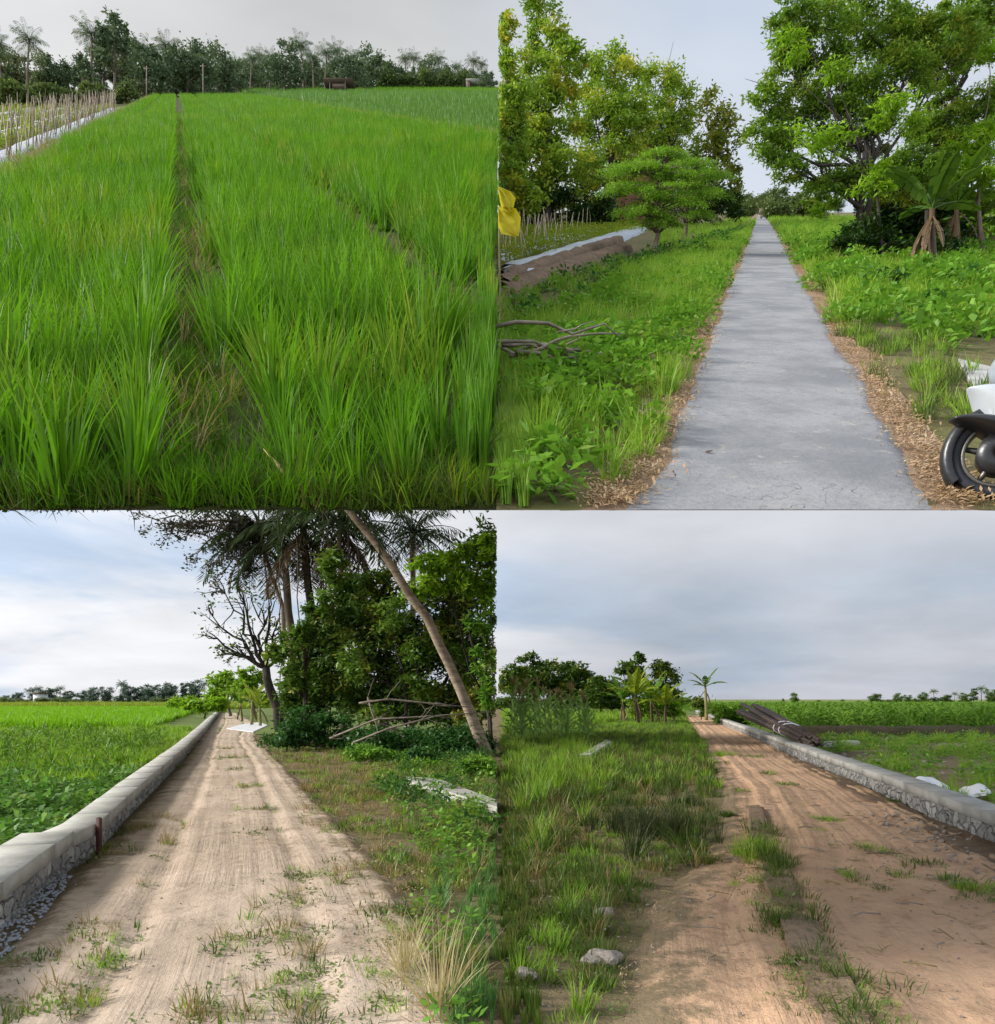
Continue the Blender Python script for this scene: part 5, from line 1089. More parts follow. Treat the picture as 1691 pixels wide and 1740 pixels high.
# the thicket
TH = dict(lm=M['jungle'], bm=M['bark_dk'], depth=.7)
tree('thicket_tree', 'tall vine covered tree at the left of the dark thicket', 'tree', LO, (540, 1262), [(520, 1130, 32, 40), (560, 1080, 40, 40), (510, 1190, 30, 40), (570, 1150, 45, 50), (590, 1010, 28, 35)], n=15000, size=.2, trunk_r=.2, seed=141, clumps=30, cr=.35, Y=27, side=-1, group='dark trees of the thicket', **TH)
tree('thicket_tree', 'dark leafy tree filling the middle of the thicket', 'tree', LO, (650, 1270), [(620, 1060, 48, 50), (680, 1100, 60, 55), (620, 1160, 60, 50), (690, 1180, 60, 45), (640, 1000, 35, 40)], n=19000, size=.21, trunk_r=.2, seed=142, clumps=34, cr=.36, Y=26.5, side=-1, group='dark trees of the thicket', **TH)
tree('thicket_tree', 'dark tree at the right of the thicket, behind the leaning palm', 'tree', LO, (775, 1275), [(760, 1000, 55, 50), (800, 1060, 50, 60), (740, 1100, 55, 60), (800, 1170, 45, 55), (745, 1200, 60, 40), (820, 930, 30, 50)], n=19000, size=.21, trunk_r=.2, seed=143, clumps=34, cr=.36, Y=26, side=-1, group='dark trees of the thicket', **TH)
tree('bright_tree', 'bright yellow green leafy tree at the upper right of the thicket', 'tree', LO, (835, 1262), [(735, 955, 40, 20), (790, 950, 42, 28), (820, 990, 30, 40), (760, 990, 45, 20), (835, 915, 20, 25), (705, 1010, 18, 14)], n=2600, size=.24, trunk_r=.08, seed=144, clumps=11, cr=.34, Y=22.5, side=-1, lm=M['lit'], bm=M['bark_dk'], twigs=True, droop=.4, depth=.4)
tree('bright_tree', 'sunlit leafy branches at the right edge of the thicket', 'tree', LO, (842, 1268), [(825, 1120, 22, 30), (830, 1180, 18, 25), (815, 1060, 22, 20)], n=800, size=.2, trunk_r=.05, seed=145, clumps=9, cr=.4, Y=22, side=-1, lm=M['weed'], bm=M['bark_dk'], twigs=False, depth=.4)
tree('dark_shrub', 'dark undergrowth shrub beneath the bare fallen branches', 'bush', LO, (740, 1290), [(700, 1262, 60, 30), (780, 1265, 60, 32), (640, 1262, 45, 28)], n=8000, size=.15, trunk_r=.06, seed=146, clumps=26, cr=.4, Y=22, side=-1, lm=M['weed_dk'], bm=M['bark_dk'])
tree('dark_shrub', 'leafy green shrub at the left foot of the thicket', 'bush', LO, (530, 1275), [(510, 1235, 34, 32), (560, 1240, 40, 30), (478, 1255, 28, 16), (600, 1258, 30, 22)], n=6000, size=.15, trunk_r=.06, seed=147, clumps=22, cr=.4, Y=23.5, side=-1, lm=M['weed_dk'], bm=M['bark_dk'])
tree('leafy_bush', 'fresh green bush at the right edge, in front of the palm foot', 'bush', LO, (825, 1330), [(815, 1298, 30, 22), (840, 1330, 22, 28), (800, 1325, 20, 14)], n=1500, size=.15, trunk_r=.03, seed=148, clumps=14, cr=.4, Y=15.5, side=-1, lm=M['weed'], bm=M['bark_dk'], asp=.3)
tree('leafy_bush', 'small light green bush by the foot of the thicket', 'bush', LO, (635, 1300), [(620, 1280, 32, 16), (650, 1285, 22, 12)], n=1200, size=.12, trunk_r=.03, seed=149, clumps=14, cr=.4, Y=19, side=-1, lm=M['weed'], bm=M['bark_dk'])
tree('leafy_bush', 'tuft of weeds beside the pale trunk scar', 'bush', LO, (720, 1300), [(720, 1284, 26, 14), (690, 1292, 20, 9)], n=900, size=.12, trunk_r=.03, seed=150, clumps=14, cr=.4, Y=19, side=-1, lm=M['weed_dk'], bm=M['bark_dk'])
for i, (pts_, lab) in enumerate(((((560, 1255), (640, 1222), (720, 1218), (845, 1212)), 'long pale fallen branch lying across the thicket foot'), (((610, 1195), (660, 1188), (740, 1196), (800, 1202)), 'upper thin fallen branch with a bent end'), (((600, 1262), (660, 1238), (745, 1216), (842, 1209)), 'second fallen branch crossing the long one'), (((625, 1185), (632, 1210), (640, 1232), (645, 1262)), 'short upright dead branch at the left of the fallen ones'))):
    Q = [up(x, y, 20.8 + .15 * i) for x, y in pts_]; O = Q[0]; Q = [q - O for q in Q]; parts = [tube(Q, [.03, .027, .02, .012], 7)]
    for j in range(7):
        a = np.array(list(Q[rg.integers(0, 3)])) * rg.uniform(.8, 1); parts.append(tube(curve(a, a + np.array([rg.uniform(.2, .9), rg.normal(0, .2), rg.normal(0, .3)]), (0, 0, 0), rg, 4, .06), [.014, .01, .007, .003], 5))
    V, F = keep(shift(cat(parts), O), -1); o = obj('fallen_branch', (V - np.array(list(O)), F), M['wood'], loc=O, smooth=True); tag(o, lab, 'branch', 'fallen branches at the thicket')
for i, x in enumerate((548, 556, 590, 602, 470, 500, 618)):
    a = up(x, 868, 27.6); b = LO.gd(x + 6, 27.6); b.z = .0; O = b; o = obj('hanging_vine', tube(curve((0, 0, 0), a - b, (.1, 0, 0), rg, 14, .006), .022, 5), M['bark'], loc=O, smooth=True)
    tag(o, ['leftmost bare vine hanging down beside the dark palm', 'second hanging vine close to the leftmost one', 'hanging vine by the upright slim palm', 'vine hanging before the left side of the thicket', 'vine hanging farthest left beside the bare tree crown', 'vine hanging between the bare tree and the palms', 'rightmost vine hanging against the dark thicket'][i], 'vine', 'vines hanging at the thicket')
tree('thicket_tree', 'lighter leafy tree between the bare tree and the palms', 'tree', LO, (520, 1255), [(500, 1085, 28, 30), (470, 1110, 18, 18), (540, 1030, 26, 30), (565, 960, 26, 30), (500, 1150, 26, 24)], n=3600, size=.22, trunk_r=.1, seed=151, clumps=16, cr=.34, Y=25.5, side=-1, lm=M['teak_mid'], bm=M['bark_dk'])
tree('thicket_tree', 'mixed yellowish green foliage draped over the dark thicket', 'tree', LO, (690, 1268), [(660, 1040, 40, 26), (720, 1090, 34, 34), (610, 1120, 34, 36), (700, 1170, 36, 26), (640, 1210, 30, 16), (790, 1130, 26, 30)], n=4200, size=.2, trunk_r=.08, seed=152, clumps=12, cr=.4, Y=24.6, side=-1, lm=M['teak_mid'], bm=M['bark_dk'])
tree('thicket_tree', 'yellow brown leaved shrub low at the right edge of the thicket', 'tree', LO, (828, 1262), [(820, 1190, 26, 30), (835, 1130, 14, 26), (790, 1225, 26, 16)], n=1500, size=.17, trunk_r=.05, seed=153, clumps=12, cr=.4, Y=23.2, side=-1, lm=M['crop_dk'], bm=M['bark_dk'])
# a tipped concrete slab among the weeds
pslab('concrete_slab', LO, [(690, 1334), (745, 1338), (845, 1378), (845, 1392), (760, 1362), (700, 1345)], .16, M['conc_w'], 'pale concrete edge slab half hidden in weeds right of the path', 'slab')
# grass and weeds on the path's right side
GR = [(430, 1262), (560, 1262), (845, 1262), (845, 1760), (700, 1760), (640, 1640), (560, 1520), (520, 1440), (500, 1380), (470, 1310)]
def grd(X, Y, px, py):
    base = np.clip((px - np.interp(py, [1262, 1400, 1500, 1600, 1740], [440, 500, 560, 620, 700])) / 170, 0, 1)
    return base * np.clip(vnoise(X, Y, .8, 4) * 1.5 - .1, 0, 1)
P = sample(LO, rg, GR, 95, grd); P = P[P[:, 0] < -.12]
scatter('side_grass', P, G_low[:3] + G_olow[:3] + G_dry[:2] + W_low[:2], 'short patchy green grass right of the sandy path', rg, .6, 1.3, .12)
P = sample(LO, rg, GR, 16, lambda X, Y, px, py: np.clip((px - 640) / 120, 0, 1) * (vnoise(X, Y, 1.1, 7) > .38)); P = P[P[:, 0] < -.15]
scatter('side_tall_grass', P, tufts('g', 24, .22, .010, M['cool'] if 'cool' in M else M.setdefault('cool', mat_leaf('grass_cool', (.17, .34, .09), (.09, .22, .05), (.24, .28, .06), tr=.35)), sd=41) + W_br[:2], 'taller cool green grass near the thicket', rg, .5, 1.1, .12)
UW = [(630, 1290), (845, 1280), (845, 1450), (760, 1420), (650, 1350)]
P = sample(LO, rg, UW, 9, lambda X, Y, px, py: vnoise(X, Y, .9, 12)); P = P[P[:, 0] < -.2]
scatter('thicket_weeds', P, W_br + W_dk[:2], 'leafy weeds around the concrete slab', rg, .6, 1.1, .12)
def patches(T, lst, per, spread, rg_, side):
    out = []
    for (x, y, k_) in lst:
        g = T.g(x, y); m = int(per * k_); q = np.stack([g.x + rg_.normal(0, spread * k_, m), g.y + rg_.normal(0, spread * 1.2 * k_, m), np.zeros(m)], 1); out.append(q)
    out = np.concatenate(out); return out[(out[:, 0] * side) > .05]
pl = [(175, 1610, .8), (150, 1590, .5), (185, 1640, .7), (105, 1690, .8), (55, 1640, .7), (130, 1585, .4), (340, 1735, .6), (430, 1610, .9), (510, 1600, 1.1), (510, 1500, 1), (500, 1530, .8), (545, 1690, 1.5), (480, 1700, 1.3), (570, 1720, 1.3), (440, 1740, 1), (415, 1605, .6), (390, 1290, 1.6), (380, 1275, 1.4), (400, 1310, 1), (270, 1400, 1), (250, 1420, 1), (240, 1415, .8), (210, 1460, 1), (190, 1448, 1), (290, 1440, .5), (250, 1512, .3), (430, 1420, .6), (440, 1380, .7), (420, 1340, .7), (300, 1305, .8), (320, 1285, .8), (335, 1262, .8), (330, 1730, .3), (110, 1730, .6), (60, 1735, .6), (590, 1480, .9), (640, 1560, .8), (700, 1600, .8), (620, 1500, 1)]
scatter('path_weeds', patches(LO, pl, 20, .16, rg, -1) + (0, 0, .02), G_low[:1] + W_low + G_olow[:2] + G_dry[:1], 'small weeds growing out of the sandy path', rg, .5, 1.1, .15)
P = sample(LO, rg, [(-40, 1600), (60, 1560), (160, 1460), (240, 1480), (200, 1600), (200, 1760), (-60, 1760)], 26, lambda X, Y, px, py: vnoise(X, Y, .5, 14)); P2 = sample(LO, rg, [(420, 1440), (560, 1440), (845, 1560), (845, 1760), (600, 1760), (420, 1600)], 22, lambda X, Y, px, py: vnoise(X, Y, .5, 15)); P3 = sample(LO, rg, [(330, 1240), (560, 1280), (760, 1330), (845, 1440), (845, 1600), (560, 1470), (250, 1440)], 14)
P = np.concatenate([P, P2, P3]); P = P[P[:, 0] < -.1]; P[:, 2] = .045
TW = [mesh('straw', cat([tube([(0, 0, 0), (.05 + .1 * i, .02, .008), (.12 + .1 * i, -.01, .002)], .0028, 4)]), M['dry']) for i in range(3)]
scatter('path_litter', P, LIT + TW, 'dry leaves and straw scattered over the sandy path', rg, .25, .6, .1)
PEB = []
for i in range(4):
    r = np.random.default_rng(800 + i); v = unit(r.normal(0, 1, (26, 3))); import bmesh as _b
    bm_ = _b.new(); _b.ops.create_icosphere(bm_, subdivisions=2, radius=1)
    for q in bm_.verts: q.co *= 1 + .28 * math.sin(q.co.x * 3.1 + i) * math.cos(q.co.y * 2.7 + i * 2); q.co.z *= .6
    me = bpy.data.meshes.new('pebble'); bm_.to_mesh(me); bm_.free(); me.materials.append(M['rock']); PEB.append(me)
P = sample(LO, rg, [(-60, 1600), (845, 1400), (845, 1760), (-60, 1760)], 28); P = P[P[:, 0] < -.05]; P[:, 2] = .045
scatter('pebbles', P, PEB, 'small pebbles and clods on the sandy path', rg, .2, 1, .3, .011)
# spilled grey cement along the wall foot
CEM = []
for me in PEB:
    me = me.copy(); me.materials.clear(); me.materials.append(M['gravel']); CEM.append(me)
P = sample(LO, rg, [(-60, 1640), (20, 1575), (95, 1490), (125, 1500), (70, 1570), (0, 1650)], 750); P[:, 2] = .05
scatter('wall_gravel', P, CEM, 'bluish grey gravel spilled along the wall foot', rg, .3, 1, .3, .016)
# the dry straw tuft at the bottom
B = LO.g(745, 1722); o = obj('straw_tuft', cat([rotz(blades(np.random.default_rng(901), 90, .62, .0075, 1.25, .6, 4, .07, .5), .3)]), M['straw'], loc=(B.x, B.y, .03)); tag(o, 'large pale straw tuft sprawling at the bottom right of the path', 'grass tuft')
B = LO.g(690, 1660); o = obj('straw_tuft', blades(np.random.default_rng(902), 60, .5, .008, 1.1, .9, 4, .07, .5), M['straw'], loc=(B.x, B.y, .03)); tag(o, 'smaller pale straw tuft behind the large sprawling one', 'grass tuft')

# ================================================================== the reddish path (lower right, x > 0)
rg = np.random.default_rng(41)
WR = [(1691, 1447), (1520, 1366), (1373, 1301), (1290, 1262), (1235, 1237), (1200, 1221), (1182, 1213)]
wall('low_wall', 'long low concrete capped stone wall on the right of the reddish path', [(4.1, 2.6), (4.62, 5.2)] + [tuple(LO.g(x, y))[:2] for x, y in WR], .385, .34, .125, 0, M['stone_dk'], 1, 5)
# poles stacked against the wall
A0 = up(1276, 1219, 30); B0 = up(1384, 1266, 20.8); ax = (B0 - A0).normalized(); sdv = ax.cross(Vector((0, 0, 1))).normalized(); upv = sdv.cross(ax)
PLB = ['topmost dark pole of the stack by the wall', 'dark pole just below the topmost one', 'lowest pole lying against the wall cap', 'thick brown pole at the back of the stack', 'grey pole sticking out furthest to the right', 'crooked pole on the near side of the stack', 'pole at the core of the stack']
for i in range(15):
    row, colm = divmod(i, 5); off = sdv * (.14 * (colm - 2) + .06 * (row % 2)) + upv * (.13 * row + rg.uniform(-.02, .02)); e = rg.uniform(-.5, .5)
    P0 = A0 + off * 1.5 + ax * e + Vector((0, 0, rg.uniform(-.05, .2))); P1 = B0 + off * .6 + ax * rg.uniform(-.9, .3)
    mid = (P0 + P1) / 2 + Vector(rg.normal(0, .03, 3)); o = obj('pole', tube([(P0 - P1), (mid - P1), Vector((0, 0, 0))], [.075, .068, .052], 8), M['pole'], loc=P1, smooth=True)
    tag(o, 'dark bare pole in the stack leaning beside the right hand wall', 'pole', 'dark poles stacked by the right wall')
for i, f in enumerate((.62, .70)):
    c = A0.lerp(B0, f) + upv * .14; r_ = [c + sdv * (.34 * math.cos(a)) + upv * (.20 * math.sin(a) + .0) for a in np.linspace(0, 6.283, 18)]; o = obj('tie', tube([q - c for q in r_], .022, 6), M['white'], loc=c); tag(o, ['white cloth tie round the pole stack, farther up', 'lower white tie round the pole stack'][i], 'tie')
# white sheet behind the wall
def sheet():
    c = LO.gd(1600, 12.6); n_ = 26; V = []; r = np.random.default_rng(7)
    for i in range(n_):
        for j in range(n_):
            u_, v_ = i / (n_ - 1), j / (n_ - 1); x = (u_ - .5) * 1.05 + .05 * math.sin(v_ * 9); y = (v_ - .5) * 1.0 + .06 * math.sin(u_ * 7)
            z = .06 + .42 * math.exp(-((u_ - .12) / .16) ** 2 - ((v_ - .35) / .3) ** 2) + .30 * math.exp(-((u_ - .36) / .12) ** 2 - ((v_ - .4) / .3) ** 2) + .22 * math.exp(-((u_ - .96) / .13) ** 2 - ((v_ - .3) / .3) ** 2) + .03 * math.sin(u_ * 19 + v_ * 7) + .02 * math.sin(v_ * 23 - u_ * 5)
            V.append([x, y, z * .72])
    i_ = np.arange(n_ * n_).reshape(n_, n_); F = np.stack([i_[:-1, :-1], i_[1:, :-1], i_[1:, 1:], i_[:-1, 1:]], 2).reshape(-1, 4)
    o = obj('plastic_sheet', (np.array(V), F), M['white'], loc=c, smooth=False); o['x'] = 0; m_ = o.modifiers.new('thick', 'SOLIDIFY'); m_.thickness = .008
    tag(o, 'crumpled white plastic sheet lying behind the right hand wall', 'sheet')
sheet()
pslab('concrete_beam', LO, [(1388, 1266), (1455, 1263), (1462, 1266), (1392, 1270)], .12, M['conc'], 'pale concrete beam lying flat beyond the pole stack', 'beam')
pslab('concrete_slab', LO, [(985, 1296), (1002, 1296), (1040, 1270), (1030, 1266)], .2, M['conc_w'], 'pale broken concrete kerb in the grass left of the reddish path', 'slab')
def rwx(Y): P_ = [tuple(LO.g(x, y))[:2] for x, y in WR]; P_ = [(4.1, 2.6), (4.62, 5.2)] + P_; return np.interp(Y, [p[1] for p in P_], [p[0] for p in P_])
def strip_right(dens, Ya, Yb, margin=.5, f=.70):
    n_ = int(dens * f * (Yb ** 2 - Ya ** 2) / 2 * 1.1); Y = np.sqrt(rg.uniform(Ya ** 2, Yb ** 2, n_)); X = rg.uniform(0, 1, n_) * (f * Y + 1.5); k = X > rwx(Y) + margin; return np.stack([X[k], Y[k], Y[k] * 0], 1)
P = strip_right(9, 7.5, 32, .55); k = vnoise(P[:, 0], P[:, 1], 1.3, 3)
scatter('field_weeds', P[k > .4], G_low + G_bright[:2] + W_br[:2], 'patchy green weeds over the fallow field right of the wall', rg, .7, 1.5, .12)
P = P[k < .35]; scatter('soil_clods', P[::2], PEB, 'brown clods of earth in the fallow field', rg, .8, 2.2, .3, .045)
g0 = LO.gd(1330, 33); band('field_bank', LO, (g0.x, 33.5), (40, 31.5), 1.4, .42, M['bankdark'], 'dark earth bank in front of the corn', 9, n=70)
cn = [maize_mesh(740 + i, .98, 9, .85, .12, M['corn'], .016, 50) for i in range(5)]
def crn(Ya, Yb, dens): P = strip_right(dens, Ya, Yb, 1.5); return P
P = crn(34.5, 60, 2.4); scatter('corn_plants', P, cn, 'rows of green corn growing beyond the dark bank', rg, .85, 1.15, .06)
P = crn(60, 150, .35); scatter('distant_corn', P, cn, 'further corn reaching to the far trees on the right', rg, .85, 1.05, .06)
lst = [('broad', 1288, 1192, 170), ('tall', 1331, 1187, 175), ('round', 1351, 1177, 165), ('broad', 1391, 1189, 175), ('round', 1433, 1188, 175), ('broad', 1487, 1178, 165), ('broad', 1510, 1188, 170), ('round', 1526, 1177, 165), ('round', 1542, 1180, 170), ('round', 1570, 1175, 165), ('palm', 1587, 1171, 170), ('broad', 1608, 1180, 165), ('palm', 1622, 1176, 170), ('round', 1640, 1176, 160), ('tall', 1655, 1169, 165), ('palm', 1668, 1166, 165), ('round', 1684, 1170, 160), ('broad', 1460, 1190, 180), ('broad', 1365, 1191, 180), ('broad', 1410, 1191, 180), ('broad', 1590, 1184, 165), ('broad', 1555, 1186, 165)]
far_row(lst, LO, 'behind the corn field on the right', 'trees behind the corn field', M['jungle'], 22)
# dark trees at the left, bananas
DT = dict(lm=M['jungle'], bm=M['bark_dk'], side=1, group='dark trees left of the reddish path')
tree('dark_tree', 'dark tree cut by the left edge behind the tall maize', 'tree', LO, (872, 1205), [(862, 1165, 22, 18), (885, 1155, 24, 20), (870, 1140, 16, 10)], Y=68, n=3800, size=.4, trunk_r=.16, seed=201, clumps=20, **DT)
tree('dark_tree', 'dark tree with a thin spiky top above the maize', 'tree', LO, (905, 1205), [(903, 1114, 13, 5), (892, 1122, 14, 5), (912, 1126, 12, 6), (905, 1145, 24, 14), (905, 1165, 26, 20)], Y=70, n=3600, size=.36, trunk_r=.14, seed=202, clumps=16, **DT)
tree('dark_tree', 'round dark tree right of the spiky topped one', 'tree', LO, (940, 1205), [(938, 1138, 22, 16), (925, 1158, 24, 20), (950, 1165, 26, 22)], Y=72, n=4200, size=.4, trunk_r=.16, seed=203, clumps=22, **DT)
tree('dark_tree', 'broad dark tree in the middle of the left row', 'tree', LO, (978, 1205), [(974, 1138, 20, 14), (990, 1155, 22, 18), (972, 1170, 30, 22)], Y=70, n=4400, size=.4, trunk_r=.16, seed=204, clumps=22, **DT)
tree('dark_tree', 'low dark tree sloping down towards the bananas', 'tree', LO, (1020, 1206), [(1012, 1165, 22, 14), (1030, 1172, 24, 16), (1040, 1190, 24, 16), (1005, 1188, 26, 16)], Y=68, n=4600, size=.38, trunk_r=.14, seed=205, clumps=22, **DT)
tree('dark_tree', 'layered dark tree with a pointed top behind the bananas', 'tree', LO, (1078, 1208), [(1088, 1117, 9, 8), (1072, 1128, 16, 6), (1082, 1140, 22, 8), (1060, 1140, 16, 6), (1080, 1165, 28, 18)], Y=66, n=3800, size=.36, trunk_r=.14, seed=206, clumps=16, **DT)
tree('dark_tree', 'dark tree right behind the bananas, nearest to the reddish path', 'tree', LO, (1130, 1212), [(1122, 1130, 14, 8), (1130, 1142, 20, 12), (1138, 1165, 20, 22), (1120, 1180, 26, 22), (1146, 1190, 10, 16)], Y=66, n=5200, size=.36, trunk_r=.16, seed=207, clumps=22, **DT)
for i, (x, Yd, h, L_, nl, lab) in enumerate(((1062, 50, 2.0, 1.7, 7, 'banana plant leftmost in the clump left of the reddish path'), (1085, 47, 2.3, 1.8, 8, 'tallest banana plant of the left clump'), (1108, 49, 2.0, 1.7, 7, 'banana plant with brown leaves in the left clump'), (1130, 46, 1.6, 1.5, 7, 'banana plant at the right side of the left clump'), (1145, 52, 1.2, 1.3, 6, 'small banana plant beside the reddish path'))):
    banana('banana_plant', lab, LO.gd(x, Yd), h * .8, nl + 3, L_ * 1.15, .5, M['crop'] if i % 2 else M['ban'], M['ban_dry'], 210 + i, 'banana clump left of the reddish path', 3, M['ban_dry'], 1)
banana('banana_plant', 'single tall banana plant standing against the sky by the path end', LO.gd(1200, 56), 2.5, 7, 1.7, .4, M['jungle'], M['stem'], 220, None, 3, M['ban_dry'], 1, 62)
tree('dark_bush', 'dark round bush at the foot of the single banana plant', 'bush', LO, (1190, 1220), [(1186, 1195, 12, 12), (1198, 1205, 12, 10)], Y=58, n=1200, size=.25, trunk_r=.05, seed=221, lm=M['jungle'], bm=M['bark_dk'], side=1)
tree('green_bush', 'tall bright grass clump behind the wall right of the single banana', 'bush', LO, (1238, 1232), [(1225, 1212, 18, 16), (1250, 1210, 20, 17), (1272, 1222, 16, 12)], Y=48, n=3400, size=.35, asp=.15, trunk_r=.04, seed=222, lm=M['corn'], bm=M['stem'], side=1, upb=.1)
# tall maize block, some plants with pale tassels
mp = [maize_mesh(750 + i, 1.9, 9, .85, .13, M['maize'], .02, 58) for i in range(4)]
ts = mesh('tassel', cat([tube([(0, 0, 1.75), (.06 * math.cos(a), .06 * math.sin(a), 2.02), (.17 * math.cos(a), .17 * math.sin(a), 2.16)], [.012, .014, .006], 4) for a in np.arange(6) * 1.05] + [tube([(0, 0, 1.7), (0, 0, 2.25)], [.014, .008], 4)]), M['dry'])
cnt = 0
while cnt < 44:
    x = rg.uniform(840, 1010); Yd = rg.uniform(25.5, 34); X_ = (x - CX) / FPX * Yd
    if X_ < .35: continue
    o = obj('maize_plant', mp[rg.integers(4)], None, loc=(X_, Yd, 0)); s_ = rg.uniform(.62, 1.14) * (1 - .25 * max(0, (x - 950) / 60)); o.scale = (s_ * 1.05, s_ * 1.05, s_); o.rotation_euler = (rg.normal(0, .07), rg.normal(0, .07), rg.uniform(0, 6.28))
    tag(o, 'tall broad leaved maize plant in the patch left of the reddish path', 'maize', 'tall maize patch left of the reddish path'); cnt += 1
    if s_ > .75: obj('tassel', ts, None, o)
# grass left of the path
GL = [(846, 1262), (1165, 1222), (1190, 1262), (1210, 1300), (1232, 1360), (1210, 1420), (1190, 1470), (1090, 1520), (1060, 1600), (1050, 1760), (846, 1760)]
P = sample(LO, rg, [(846, 1440), (1060, 1440), (1050, 1560), (1000, 1760), (846, 1760)], 34); P = P[P[:, 0] > .1]
scatter('corner_grass', P, G_low + G_bright[:2] + G_ol + W_low, 'tangled green grass in the near left corner', rg, .5, 1.0, .2)
P = sample(LO, rg, [(846, 1250), (1165, 1218), (1190, 1262), (1210, 1300), (1225, 1340), (846, 1340)], 9); P = P[P[:, 0] > .15]
scatter('left_grass', P, tufts('g', 26, .3, .018, M['grass'], sd=51) + tufts('g', 26, .26, .018, M['grass_dk'], sd=52), 'mixed green and olive grass left of the reddish path', rg, .7, 1.3, .12)
P = sample(LO, rg, GL, 62, lambda X, Y, px, py: np.clip(vnoise(X, Y, .7, 22) * 2.0 + .15, 0, 1) * np.where(px > 1040, .7, 1)); P = P[P[:, 0] > .12]; k = vnoise(P[:, 0], P[:, 1], .9, 23)
scatter('olive_grass', P[k > .4], G_ol[:2] + G_olow + G_dry[:1], 'olive brown grass left of the reddish path', rg, .5, 1.1, .15)
scatter('green_weeds', P[k <= .45], W_low + G_low + G_ol[:1], 'small green weeds left of the reddish path', rg, .45, .9, .15)
P = sample(LO, rg, [(846, 1262), (1000, 1262), (1030, 1330), (1010, 1420), (900, 1450), (846, 1460)], 7); P = P[P[:, 0] > .35]
P = P[rg.uniform(0, 1, len(P)) < .55]
scatter('tall_grass', P, G_tall + G_ol[:2], 'tall bright green grass at the left edge', rg, .5, .95, .15)
for i, (x, y, R_, h, lab) in enumerate(((1115, 1425, .55, .46, 'large dark grassy bush left of the median strip'), (1055, 1415, .42, .36, 'dark bush touching the left side of the large grassy one'), (1175, 1370, .26, .2, 'dark low tuft at the path edge above the large bush'), (1075, 1320, .34, .26, 'dark tuft in the olive grass near the kerb'), (1190, 1470, .22, .16, 'dark tuft hanging over the start of the left wheel track'), (1226, 1288, .42, .22, 'green tuft alone in the far reddish path'), (1286, 1465, .20, .34, 'upright green tuft at the head of the median strip'), (1322, 1590, .17, .2, 'dark green tuft halfway down the median strip'), (1378, 1655, .13, .18, 'grass tuft near the bottom of the median strip'), (1240, 1392, .10, .1, 'tiny tuft between the large bush and the median'), (1395, 1398, .22, .08, 'flat green tuft in the middle of the right track'), (1373, 1418, .18, .07, 'flat tuft just below the middle one'), (1490, 1520, .12, .06, 'small flat tuft low on the right track'), (1680, 1525, .22, .12, 'grass patch by the wall foot at the right edge'), (1520, 1370, .12, .12, 'dark weed growing at the wall foot'))):
    g = LO.g(x, y); r = np.random.default_rng(900 + i); q = [shift(blades(r, 26, h, .009, .7, .7, 3, .06, .5), (r.normal(0, R_ * .5), r.normal(0, R_ * .5), .03)) for _ in range(int(4 + R_ * 40))]
    o = obj('grass_tuft', cat(q), M['tuft_dk'] if i < 3 else M['grass_dk' if i not in (5, 6, 10, 11, 13) else 'grass'], loc=g); tag(o, lab, 'grass tuft', 'grass tufts on the reddish path')
P = patches(LO, [(1255, 1350, .8), (1290, 1500, .8), (1310, 1540, .8), (1330, 1560, 1), (1345, 1600, 1), (1390, 1690, 1), (1420, 1700, 1), (1440, 1680, .8), (1300, 1415, .6), (1295, 1480, 1), (1300, 1520, 1), (1320, 1560, 1), (1350, 1620, 1.2), (1370, 1650, 1.2), (1385, 1680, 1.3), (1410, 1710, 1.3), (1430, 1730, 1.3), (1500, 1460, .6), (1460, 1450, .6), (1530, 1500, .7), (1440, 1500, .6), (1570, 1480, .8), (1620, 1510, .8), (1690, 1540, 1), (1650, 1520, .8), (1200, 1260, 2), (1215, 1300, 1.6), (1280, 1290, 1.6), (1310, 1320, 1.2), (1340, 1340, 1)], 12, .11, rg, 1) + (0, 0, .06)
Pm = sample(LO, rg, [(1270, 1410), (1310, 1410), (1345, 1500), (1405, 1600), (1475, 1710), (1600, 1860), (1440, 1860), (1365, 1710), (1320, 1600), (1290, 1500)], 60, lambda X, Y, px, py: vnoise(X, Y, .35, 51) * 1.3); Pm[:, 2] = .09
scatter('median_grass', Pm, G_olow + G_ol[:2] + W_low[:1], 'dark olive grass covering the strip between the wheel tracks', rg, .45, 1.0, .2)
scatter('path_sprigs', P, G_olow[:2] + W_low[:2] + G_low[:1], 'small sprigs growing on the reddish path', rg, .4, .9, .15)
P = sample(LO, rg, [(1060, 1520), (1290, 1400), (1320, 1330), (1600, 1400), (1900, 1560), (2000, 1760), (1060, 1760)], 11, lambda X, Y, px, py: vnoise(X, Y, .5, 31)); P = P[P[:, 0] > .1]; P[:, 2] = .075
scatter('dirt_litter', P, LIT + TW, 'dry leaves and straw on the reddish path', rg, .2, .6, .1)
P = sample(LO, rg, [(846, 1520), (1290, 1400), (1340, 1330), (1600, 1400), (1900, 1560), (2000, 1760), (846, 1760)], 26); P = P[P[:, 0] > .05]; P[:, 2] = .06
scatter('dirt_pebbles', P, PEB, 'small clods and pebbles on the reddish path', rg, .2, 1, .3, .012)
P = sample(LO, rg, [(1500, 1375), (1691, 1450), (1820, 1520), (1780, 1560), (1640, 1490), (1480, 1400)], 60); P[:, 2] = .08
scatter('rubble', P, PEB, 'rubble and clods along the right wall foot', rg, .4, 1.6, .3, .018)
